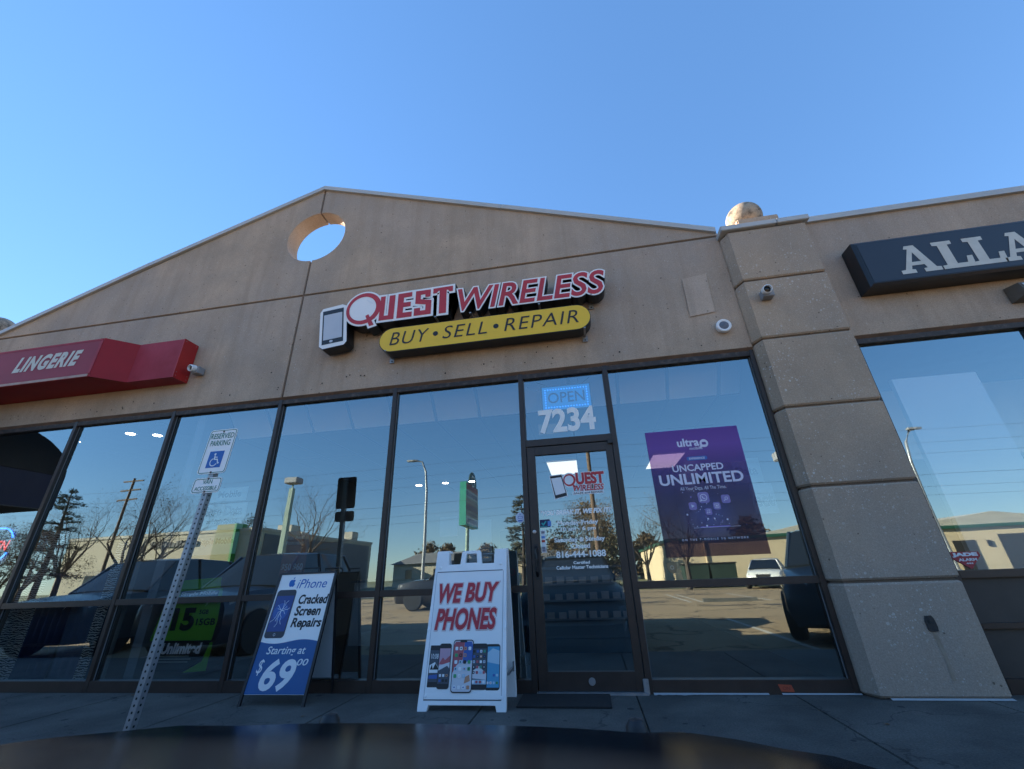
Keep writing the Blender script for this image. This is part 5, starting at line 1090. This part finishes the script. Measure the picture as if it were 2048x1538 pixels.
SUVR = [(0.95, 1.05, 1.08, 0.84, 0.82), (0.25, 1.06, 1.66, 0.88, 0.70), (-0.5, 1.06, 1.72, 0.88, 0.70), (-1.6, 1.06, 1.70, 0.86, 0.68), (-2.1, 1.05, 1.12, 0.82, 0.78)]
SEDP = [(2.35, 0.28, 0.60, 0.66), (2.22, 0.20, 0.74, 0.82), (1.5, 0.18, 0.86, 0.89), (0.8, 0.18, 0.92, 0.90), (-1.3, 0.18, 0.95, 0.90), (-2.1, 0.22, 0.96, 0.84), (-2.35, 0.32, 0.90, 0.76)]
SEDR = [(0.95, 0.92, 0.95, 0.80, 0.76), (0.2, 0.93, 1.38, 0.83, 0.62), (-0.5, 0.94, 1.44, 0.83, 0.62), (-1.1, 0.94, 1.40, 0.82, 0.60), (-1.85, 0.95, 0.99, 0.78, 0.72)]
navy_p, slate_p, white_p, black_p = carpaint('navy_paint', (0.012, 0.022, 0.05)), carpaint('slate_paint', (0.03, 0.045, 0.06)), carpaint('white_car_paint', (0.72, 0.70, 0.64)), carpaint('black_paint', (0.012, 0.012, 0.014))
car('parked_car', 'dark blue car in the stall left of the camera, mirrored behind the lime poster', 'car', (-6.3, -4.6), 0, navy_p, SUVP, SUVR, 0.95, (1.45, -1.4), 0.36)
car('parked_car', 'black minivan in the second stall left of the camera, mirrored behind the curtains', 'car', (-9.6, -4.7), R(-6), black_paint_(), SUVP, SUVR, 0.95, (1.45, -1.4), 0.36)
car('parked_car', 'slate car in the stall right of the camera, mirrored beside the pillar', 'car', (5.20, -4.85), R(26), slate_p, SUVP, SUVR, 0.95, (1.45, -1.4), 0.36)
car('parked_car', 'white suv mirrored before the cream warehouse', 'car', (15.6, -30.0), R(90), white_p, SUVP, SUVR, 0.95, (1.45, -1.4), 0.36)
car('parked_car', 'white sedan mirrored left of the white suv', 'car', (10.2, -23.0), R(25), white_p, SEDP, SEDR, 0.9, (1.45, -1.45), 0.33)
car('parked_car', 'black suv mirrored low in the window behind the white folding sign', 'car', (-4.6, -13.0), R(90), black_p, SUVP, SUVR, 0.95, (1.45, -1.4), 0.36)

def own_car():
    t = thing('car', (0.2, -4.4, -0.15), 'dark glossy car whose hood fills the bottom edge of the photo', 'car')
    cx = 0.22; hood_p = mat('dark_hood_paint', (0.005, 0.007, 0.011), 0.20, 0.0, spec=0.10)
    hood_p.node_tree.nodes['Principled BSDF'].inputs['IOR'].default_value = 1.12
    zc = [(-4.42, 0.800), (-4.2, 0.795), (-3.95, 0.775), (-3.7, 0.745), (-3.45, 0.695), (-3.2, 0.628), (-2.95, 0.545), (-2.7, 0.44), (-2.5, 0.33), (-2.32, 0.17), (-2.25, 0.02)]
    hwd = [0.90, 0.90, 0.89, 0.88, 0.87, 0.86, 0.84, 0.81, 0.77, 0.71, 0.66]
    m = MB(); rings = []; n = 24
    for (y, z), h in zip(zc, hwd):
        row = []
        for k in range(n+1):
            u = -1+2*k/n; crown = 0.055*abs(u)**2.4+0.22*max(0, abs(u)-0.86)**1.3*3
            crease = 0.012*math.exp(-((abs(u)-0.62)/0.05)**2)
            row.append((cx+u*h, y, z-crown+crease))
        rings.append(row)
    m.loft(rings, cap=False, closed=False); m.build('hood', hood_p, t, True)
    m = MB(); bod = []
    for y, zl, zb, h in [(-2.2, 0.02, 0.2, 0.62), (-2.26, -0.05, 0.3, 0.74), (-2.9, 0.02, 0.40, 0.89), (-3.6, 0.02, 0.60, 0.91), (-4.4, 0.02, 0.66, 0.92), (-5.6, 0.02, 0.72, 0.92), (-6.6, 0.05, 0.76, 0.86), (-6.85, 0.12, 0.7, 0.76)]:
        bod.append([(cx+x*h, y, z) for x, z in ((-0.92, zl), (-1, zl+0.25*(zb-zl)), (-0.98, zb), (-0.75, zb+(-0.02 if y > -4.4 else 0.05)), (0.75, zb+(-0.02 if y > -4.4 else 0.05)), (0.98, zb), (1, zl+0.25*(zb-zl)), (0.92, zl))])
    m.loft(bod); m.build('body', hood_p, t, True)
    m = MB(); m.loft([[(cx-0.80, y, zb), (cx-hr, y, zr), (cx+hr, y, zr), (cx+0.80, y, zb)] for y, zb, zr, hr in ((-4.50, 0.80, 0.81, 0.78), (-5.15, 0.8, 1.24, 0.62), (-5.9, 0.8, 1.29, 0.62), (-6.5, 0.8, 0.86, 0.7))]); m.build('windows', carglass_m, t)
    m = MB(); m.loft([[(cx-0.635, y, z-0.04), (cx-0.55, y, z+0.015), (cx+0.55, y, z+0.015), (cx+0.635, y, z-0.04)] for y, z in ((-5.12, 1.24), (-5.5, 1.29), (-5.95, 1.29))])
    for s in (-1, 1): m.tube([(cx+s*0.80, -4.5, 0.81), (cx+s*0.635, -5.13, 1.24)], 0.035, 6); m.tube([(cx+s*0.78, -6.45, 0.83), (cx+s*0.635, -5.93, 1.28)], 0.035, 6)
    m.build('roof', hood_p, t, True)
    m = MB()
    for s in (-1, 1): m.loft([[(cx+s*a, b, c) for a, b, c in ((0.48, -2.28, 0.16), (0.76, -2.36, 0.20), (0.80, -2.52, 0.30), (0.56, -2.42, 0.26))], [(cx+s*a, b-0.06, c) for a, b, c in ((0.48, -2.28, 0.16), (0.76, -2.36, 0.20), (0.80, -2.52, 0.30), (0.56, -2.42, 0.26))]])
    m.build('headlight', lamp_glass, t)
    m = MB(); m.box(cx-0.42, cx+0.42, -2.24, -2.19, 0.05, 0.17); m.build('grille', black_m, t)
    # washer nozzles and wiper arms resting over the hood's rear edge
    m = MB()
    for x, y, z in ((-0.20, -3.02, 0.575), (0.66, -3.0, 0.565)): m = MB(); m.lathe((x, y, z), (0, 0, 1), [(-0.02, 0.03), (0.012, 0.028), (0.026, 0.018), (0.03, 0.0)], 16); m.build('washer_nozzle', black_m, t, True)
    m = MB()
    m.tube([(cx-0.62, -4.30, 0.785), (cx-0.30, -4.20, 0.815), (cx+0.04, -4.16, 0.812)], [0.012, 0.009, 0.006], 8); m.tube([(cx-0.05, -4.28, 0.81), (cx+0.22, -4.18, 0.815), (cx+0.50, -4.15, 0.80)], [0.012, 0.009, 0.006], 8)
    m.build('wiper', black_m, t, True)
    for cy in (-2.95, -5.8):
        for s in (-1, 1): wheel(t, cx+s*0.80, cy, 0.31, s)
own_car()

# ================================================================== street and buildings mirrored in the glass
def streetlamp(name, lab, x, y, h, arm, mt, head=True):
    t = thing(name, (x, y, -0.17), lab, 'street lamp', 'street and lot lamps')
    m = MB(); m.tube([(x, y, -0.17), (x, y, h*0.75), (x-arm*0.15, y, h*0.9), (x-arm*0.5, y, h*0.985), (x-arm, y, h)], [0.12, 0.09, 0.075, 0.06, 0.05], 10); m.lathe((x, y, -0.17), (0, 0, 1), [(0, 0.2), (0.5, 0.2), (0.55, 0.14)], 12); m.build('pole', mt, t, True)
    m = MB(); m.loft([[(x-arm+a, y+b*s, h+c) for b in (-1, 1) for c in ((0.05, -0.06) if b < 0 else (-0.06, 0.05))] for a, s in ((0.1, 0.1), (-0.25, 0.17), (-0.7, 0.13))]); m.build('lamp_head', grey_metal, t)
streetlamp('street_lamp', 'tall single arm street lamp mirrored in the pane left of the door', -10.75, -25.0, 9.1, 0.9, galv_m)
streetlamp('street_lamp', 'street lamp mirrored at the edge of the right hand window', 20.95, -25.0, 8.6, -1.3, galv_m)
def lotlamp(x, y, h, lab, rz=0.0):
    t = thing('lot_lamp', (x, y, -0.15), lab, 'street lamp', 'street and lot lamps')
    m = MB(); m.loft([[(x+a*s, y+b*s, z) for a, b in ((-1, -1), (1, -1), (1, 1), (-1, 1))] for z, s in ((-0.15, 0.14), (h-0.35, 0.10))]); m.box(x-0.03, x+0.03, y-0.03, y+0.03, h-0.35, h-0.12); m.build('pole', sage_m, t)
    m = MB(); m.box(x-0.36, x+0.36, y-0.28, y+0.28, h-0.12, h+0.18, bev=0.03); m.build('lamp_head', grey_metal, t)
lotlamp(-14.0, -15.0, 5.72, 'square green lot lamp post mirrored left of the black sign back'); lotlamp(8.0, -12.0, 4.55, 'square green lot lamp post mirrored beside the pillar')
def pylon():
    t = thing('pylon_sign', (-9.5, -30, -0.17), 'tall green pylon sign with stacked tenant panels mirrored above the white folding sign', 'pylon sign')
    x0, x1, y0, y1, z0, z1 = -9.78, -9.2, -34.2, -30.0, 4.8, 8.35
    m = MB(); m.box(x0, x1, y0, y1, z0, z1); m.build('cabinet', teal_m, t)
    m = MB(); pe = Plane((x1, 0, 0), (0, 1, 0))
    shape(m, pe, [arc(-32.1, z1-0.1, 1.3, 0, 180, 18)], 0, 0, 0.05); m.build('crest', mat('crest_dark', (0.03, 0.06, 0.05), 0.5), t)
    m = MB(); shape(m, pe, [circ(-32.1, z1+0.35, 0.55, 20), circ(-32.1, z1+0.35, 0.42, 20)], 0.06); m.build('crest_ring', white_paint, t)
    m = MB(); rows = [(7.75, 8.25, 0), (7.1, 7.7, 1), (6.7, 7.05, 2), (6.05, 6.65, 3), (5.6, 6.0, 2), (4.95, 5.55, 1)]
    for a, b, c in rows: rect(m, pe, y0+0.12, y1-0.12, a, b, 0.01, c)
    rnd = random.Random(3)
    for a, b, c in rows:
        u = y0+0.35
        while u < y1-0.5:
            w = rnd.uniform(0.12, 0.4); rect(m, pe, u, u+w, a+0.14, b-0.14, 0.02, 4 if c != 0 else 3); u += w+rnd.uniform(0.05, 0.16)
    m.build('tenant_panel', [mat('pan_red', (0.35, 0.06, 0.05), 0.5), mat('pan_white', (0.5, 0.5, 0.48), 0.5), mat('pan_tan', (0.3, 0.22, 0.16), 0.5), mat('pan_maroon', (0.2, 0.04, 0.05), 0.5), mat('pan_navy', (0.04, 0.05, 0.12), 0.5)], t)
    m = MB(); m.tube([(-9.45, -31.5, -0.17), (-9.45, -31.5, 4.81)], 0.16, 12); m.build('pole', sage_m, t)
pylon()
def beige_store():
    t = thing('store_building', (-46, -45, -0.17), 'long beige store with a green edged tower mirrored behind the parking sign', 'building')
    m = MB(); m.box(-62, -36, -67, -40, -0.17, 6.6); m.build('wall', beige_m, t)
    m = MB(); m.box(-62.1, -35.9, -67.1, -39.9, 6.601, 6.9); m.build('coping', roof_m, t)
    m = MB(); m.box(-41.3, -39.0, -40.9, -39.4, -0.17, 7.35); tw = m.build('tower', olive_tower, t)
    m = MB(); m.box(-38.999, -38.75, -40.9, -39.35, -0.17, 7.36); m.build('side_panel', green_tower, tw)
    m = MB(); rnd = random.Random(1); u = -50
    while u < -44: w = rnd.uniform(0.2, 0.5); m.box(u, u+w, -39.97, -39.85, 5.3, 5.3+rnd.uniform(0.4, 0.7)); u += w+0.1
    m.build('raised_letters', mat('dark_letters', (0.05, 0.05, 0.05), 0.6), t)
    m = MB()
    for x in (-58, -55, -52, -38): m.box(x, x+1.6, -39.98, -39.9, 0.2, 2.6)
    m.build('window', carglass_m, t)
    m = MB(); rnd = random.Random(2)
    m.box(-35.999, -35.9, -66, -41, -0.17, 6.3); m.build('shaded_side', grey_block, t)  # dark grey slab puts this side's shade into its colour
    m = MB()
    for y in (-44, -49, -54, -59, -64): m.box(-35.899, -35.85, y-0.6, y+0.6, 0.0, 2.4)
    m.build('door', mat('steel_door', (0.10, 0.10, 0.11), 0.6), t)
    m = MB()
    for x, y in ((-40, -50), (-44, -58), (-38, -62)): m.box(x, x+2, y, y+1.8, 6.9, 8.1)
    m.build('roof_unit', roof_m, t)
beige_store()
def warehouse():
    t = thing('warehouse', (24, -45, -0.17), 'cream warehouse with a green roof edge mirrored beside the pillar', 'building')
    m = MB(); m.box(7.3, 44, -57, -35, -0.17, 3.05); m.build('wall', cream_m, t)
    m = MB(); m.box(7.1, 44.2, -57.2, -34.8, 3.051, 3.28); m.build('roof_edge', green_trim, t)
    m = MB()
    for a, b, z in ((14.5, 26.5, 4.35), (25.5, 38.5, 4.25)):
        c = (a+b)/2; m.add([(a, -35.2, 3.285), (b, -35.2, 3.285), (c, -35.2, z), (a, -56, 3.285), (b, -56, 3.285), (c, -56, z)], [(0, 1, 2), (5, 4, 3), (0, 2, 5, 3), (2, 1, 4, 5)])
    m.build('roof', roof_m, t)
    m = MB()
    for a, b, z in ((28.3, 29.8, 2.2), (31.5, 36.0, 2.5)): m.box(a, b, -34.99, -34.95, -0.1, z)
    m.build('door', mat('dark_opening', (0.03, 0.028, 0.025), 0.6), t)
    m = MB()
    for x in (18.2, 30.6): m.box(x, x+0.25, -34.99, -34.9, 1.7, 2.1)
    m.build('wall_light', black_m, t)
    m = MB(); m.tube([(10.0, -34.9, 0), (10.0, -34.9, 3.0)], 0.06, 8); m.tube([(20.5, -34.9, 0), (20.5, -34.9, 3.0)], 0.06, 8); m.build('downpipe', cream_m, t)
warehouse()
for x, lab in ((8.6, 'dark green bin mirrored left of the white sedan'), (7.0, 'dark green bin with a white notice mirrored under the bare tree')):
    t = thing('dumpster', (x, -26, -0.17), lab, 'bin', 'bins beyond the lot')
    m = MB(); m.loft([[(x-0.75*s, -26-0.6*s, z), (x+0.75*s, -26-0.6*s, z), (x+0.75*s, -26+0.6*s, z), (x-0.75*s, -26+0.6*s, z)] for z, s in ((-0.1, 0.9), (1.15, 1.0))]); m.build('bin', mat('bin_green', (0.02, 0.04, 0.03), 0.6), t)
    m = MB(); m.box(x-0.8, x+0.8, -26.65, -25.35, 1.151, 1.22); m.build('lid', black_m, t)
def house(x, y, w, d, h, lab, mt):
    t = thing('house', (x, y, -0.17), lab, 'building', 'small buildings along the road')
    m = MB(); m.box(x-w/2, x+w/2, y-d/2, y+d/2, -0.17, h); m.build('wall', mt, t)
    m = MB(); a, b = w/2+0.4, d/2+0.4; m.add([(x-a, y-b, h), (x+a, y-b, h), (x+a, y+b, h), (x-a, y+b, h), (x-a*0.6, y, h+1.6), (x+a*0.6, y, h+1.6)], [(0, 1, 5, 4), (1, 2, 5), (2, 3, 4, 5), (3, 0, 4), (3, 2, 1, 0)]); m.build('roof', grey_block, t)
    m = MB()
    for k in (-0.3, 0.05, 0.3): m.box(x+k*w-0.5, x+k*w+0.5, y+d/2+0.001, y+d/2+0.05, 0.9, 2.1)
    m.build('window', carglass_m, t)
house(-22, -62, 12, 8, 2.9, 'low house mirrored under the street lamp', beige_m); house(-5, -70, 14, 9, 3.0, 'low house mirrored above the white folding sign', cream_m)
def upole(x, y, h, lab, arms=3):
    t = thing('utility_pole', (x, y, -0.17), lab, 'utility pole', 'wooden utility poles')
    m = MB(); m.tube([(x, y, -0.17), (x+0.05, y, h)], [0.17, 0.11], 10); m.build('pole', wood_m, t, True)
    if arms:
        m = MB()
        for k in range(arms): m.box(x-1.2, x+1.2, y-0.06, y+0.06, h-0.35-0.9*k, h-0.23-0.9*k)
        m.build('crossarm', wood_m, t)
upole(-43.0, -30.0, 11.0, 'wooden utility pole with crossarms mirrored among the bare trees'); upole(1.1, -20.0, 7.7, 'leaning bare wooden pole mirrored in the door glass', 0); upole(46, -30, 10.5, 'wooden utility pole with crossarms beyond the right side')
wire_m = mat('wire_black', (0.02, 0.02, 0.02), 0.6)
for i, (y, z, sag) in enumerate(((-30.0, 10.5, 0.8), (-30.4, 9.6, 0.8), (-29.7, 8.7, 0.9), (-30.2, 6.2, 0.6), (-30.1, 5.6, 0.6), (-21, 5.4, 0.5))):
    m = MB(); pts = [(-75+150*k/40, y, z-sag*(1-((k % 20)/10.0-1)**2)) for k in range(41)]
    m.tube(pts, 0.0065, 4); tag(m.build('overhead_wire', wire_m), 'thin overhead wire mirrored across the window sky', 'wire', 'overhead wires along the road')

# ------------------------------------------------------------------ trees
def branch(m, tips, p, d, ln, rad, depth, rnd, up=0.25, spread=0.6):
    seg = 3; pts = [p.copy()]; rs = [rad]
    for i in range(seg):
        d = (d+Vector((rnd.gauss(0, 0.16), rnd.gauss(0, 0.16), rnd.gauss(0, 0.10)+up*0.2))).normalized(); p = p+d*ln/seg; pts.append(p.copy()); rs.append(rad*(1-0.45*(i+1)/seg))
    m.tube(pts, rs, 5 if depth > 2 else 3, cap=False)
    if depth == 0: tips.append(p.copy()); return
    for k in range(4 if depth == 1 else 3 if depth != 5 else 2):
        q = pts[1+rnd.randrange(seg)] if k else pts[-1]
        nd = (d+Vector((rnd.gauss(0, spread), rnd.gauss(0, spread), rnd.gauss(0, spread*0.7)+up))).normalized()
        branch(m, tips, q, nd, ln*rnd.uniform(0.6, 0.82), rs[-1]*0.75, depth-1, rnd, up, spread)
def leaves(pts, n, spread, size, seed):
    rnd = random.Random(seed); m = MB()
    for i in range(n):
        c = Vector(pts[rnd.randrange(len(pts))])+Vector((rnd.gauss(0, spread), rnd.gauss(0, spread), rnd.gauss(0, spread*0.8)))
        a = Vector((rnd.gauss(0, 1), rnd.gauss(0, 1), rnd.gauss(0, 1))).normalized(); b = a.orthogonal().normalized(); s = size*rnd.uniform(0.5, 1.3)
        m.add([c-a*s, c+b*s*0.6, c+a*s, c-b*s*0.6], [(0, 1, 2, 3)])
    return m
def bare_tree(x, y, h, lab, seed, leafy=0, lm=None, lean=0.0, spread=0.55, fork=2):
    t = thing('bare_tree', (x, y, -0.17), lab, 'tree', 'trees beyond the lot'); rnd = random.Random(seed)
    m = MB(); tips = []; p = Vector((x, y, -0.17))
    m.tube([p, p+Vector((lean*0.3, 0, h*0.12)), p+Vector((lean*0.6, 0, h*0.24))], [h*0.028, h*0.022, h*0.019], 8)
    tr = m.build('trunk', bark_m, t, True); m = MB(); c = p+Vector((lean*0.6, 0, h*0.23))
    for k in range(fork+2):
        a = 2*math.pi*k/(fork+2)+rnd.random(); branch(m, tips, c.copy(), Vector((math.cos(a)*0.55+lean*0.15, math.sin(a)*0.55, 1)).normalized(), h*0.27, h*0.012, 6 if h > 5.8 else 5, rnd, 0.22, spread)
    m.build('crown', twig_m, t)
    if leafy: leaves([q[:] for q in tips], leafy, 0.10, 0.04, seed+1).build('dry_leaves', lm or brown_leaf, t)
def bushy(x, y, h, w, lab, seed, lm, n=5000, base=0.15, name='leafy_tree', size=0.10):
    t = thing(name, (x, y, -0.17), lab, 'tree', 'trees beyond the lot'); rnd = random.Random(seed)
    m = MB(); m.tube([(x, y, -0.17), (x+0.1, y, h*0.5), (x, y, h*0.9)], [h*0.03, h*0.02, 0.02], 8); m.build('trunk', bark_m, t, True)
    pts = []
    for k in range(46 if name == 'pine_tree' else 90):
        u = rnd.random(); z = h*(base+(1-base)*u); r = w/2*(math.sin(math.pi*min(1, 0.18+0.85*u))**0.8 if name != 'pine_tree' else (1-u)**0.75+0.06); a = rnd.random()*6.283; q = r*math.sqrt(rnd.uniform(0.15, 1)); pts.append((x+q*math.cos(a), y+q*math.sin(a), z))
    leaves(pts, n, w*(0.065 if name == 'pine_tree' else 0.055), size, seed+3).build('crown', lm, t)
def pine(x, y, h, w, lab, seed, lm):
    t = thing('pine_tree', (x, y, -0.17), lab, 'tree', 'trees beyond the lot'); rnd = random.Random(seed)
    m = MB(); m.tube([(x, y, -0.17), (x+0.1, y, h*0.5), (x, y, h)], [h*0.024, h*0.016, 0.02], 8); m.build('trunk', bark_m, t, True)
    lim, tuf = MB(), MB()
    for i in range(17):
        u = 0.22+0.78*i/17; z = h*u
        for k in range(5):
            if rnd.random() < 0.18: continue
            a = rnd.random()*6.283; ln = w/2*((1-u)**0.7+0.10)*rnd.uniform(0.55, 1.15); d = Vector((math.cos(a), math.sin(a), rnd.uniform(-0.05, 0.35)))
            p = [Vector((x, y, z))+d*ln*s+Vector((0, 0, -0.12*ln*s*s)) for s in (0, 0.35, 0.7, 1.0)]
            lim.tube(p, [0.035, 0.025, 0.016, 0.006], 4, cap=False)
            for q in range(int(34*ln)+16):
                s_ = rnd.uniform(0.25, 1.0); c = Vector((x, y, z))+d*ln*s_+Vector((0, 0, -0.12*ln*s_*s_))+Vector((rnd.gauss(0, 0.10), rnd.gauss(0, 0.10), rnd.gauss(0.03, 0.07)))
                e = (d+Vector((rnd.gauss(0, 0.6), rnd.gauss(0, 0.6), rnd.gauss(0.3, 0.5)))).normalized(); f = e.orthogonal().normalized(); L_ = rnd.uniform(0.09, 0.2)
                tuf.add([c-e*L_*0.4, c+f*0.028, c+e*L_, c-f*0.028], [(0, 1, 2, 3)])
    lim.build('limbs', bark_m, t); tuf.build('crown', lm, t)
bare_tree(-15.4, -18.0, 6.9, 'slim bare tree with curving limbs mirrored left of the black sign back', 11, 0, lean=1.0, fork=3)
bare_tree(-33.5, -24.0, 9.6, 'big bare tree mirrored left of the parking sign', 21, 1500, brown_leaf, fork=3)
bare_tree(-29.5, -22.0, 8.0, 'bare spreading tree mirrored against the beige store', 25, 700, brown_leaf, fork=3)
bare_tree(5.9, -22.5, 6.2, 'dark bare tree mirrored through the purple poster', 31, 300, brown_leaf, fork=3)
bare_tree(0.9, -26.0, 6.0, 'brown twiggy tree mirrored low in the door glass', 37, 2600, brown_leaf, fork=4)
bare_tree(4.3, -27.0, 5.6, 'pale twiggy tree mirrored between the door and the purple poster', 39, 500, brown_leaf, fork=4)
bushy(0.6, -36.0, 6.6, 8.0, 'low rusty hedge like tree mirrored behind the door lettering', 40, brown_leaf, 9000, 0.0)
pine(-34.5, -19.5, 7.6, 4.6, 'dark pine mirrored in the second pane', 41, pine_m)
bare_tree(-40.5, -25.0, 9.0, 'tall bare brown tree mirrored between the pine and the utility pole', 43, 600, brown_leaf, fork=4)
bare_tree(-31.0, -16.5, 5.2, 'low rusty leaved tree mirrored behind the zebra curtain', 45, 5000, brown_leaf, fork=4, spread=0.8)
bare_tree(-37.0, -19.0, 5.6, 'second rusty leaved tree mirrored behind the zebra curtain, farther left', 53, 5000, brown_leaf, fork=4, spread=0.8)
bushy(-47.0, -20.0, 6.5, 10.0, 'broad rusty tree mirrored behind the dark awning', 46, olive_leaf, 12000, 0.05, 'leafy_tree', 0.07)
bushy(-46.0, -50.0, 9.6, 8.0, 'olive brown tree rising over the beige store roof', 47, olive_leaf, 6000, 0.2)
pine(-4.6, -30.0, 7.0, 4.2, 'tall brown evergreen mirrored just left of the door', 49, olive_leaf)
for k, (x, y, h, w, lm) in enumerate(((-33, -86, 7.5, 9, brown_leaf), (-27, -80, 6.5, 8, brown_leaf), (-20, -84, 6.5, 9, brown_leaf), (-13, -80, 6.0, 8, olive_leaf), (-6, -84, 7.0, 8, brown_leaf), (3, -60, 6.0, 7, olive_leaf), (9, -64, 5.5, 7, brown_leaf), (24, -66, 7.2, 8, brown_leaf), (38, -66, 6.8, 9, olive_leaf))):
    bushy(x, y, h, w, ['autumn tree mirrored far off under the street lamp', 'second autumn tree mirrored far off, right of the lamp pole', 'rusty tree mirrored far off behind the white folding sign', 'olive tree mirrored far off behind the carry handle', 'rusty tree mirrored far off by the folding sign corner', 'olive tree mirrored far off low in the door', 'rusty tree mirrored far off at the warehouse corner', 'brown tree mirrored over the warehouse roof', 'olive tree mirrored over the right warehouse gable'][k], 60+k, lm, 2600, 0.02, 'leafy_tree', 0.3)
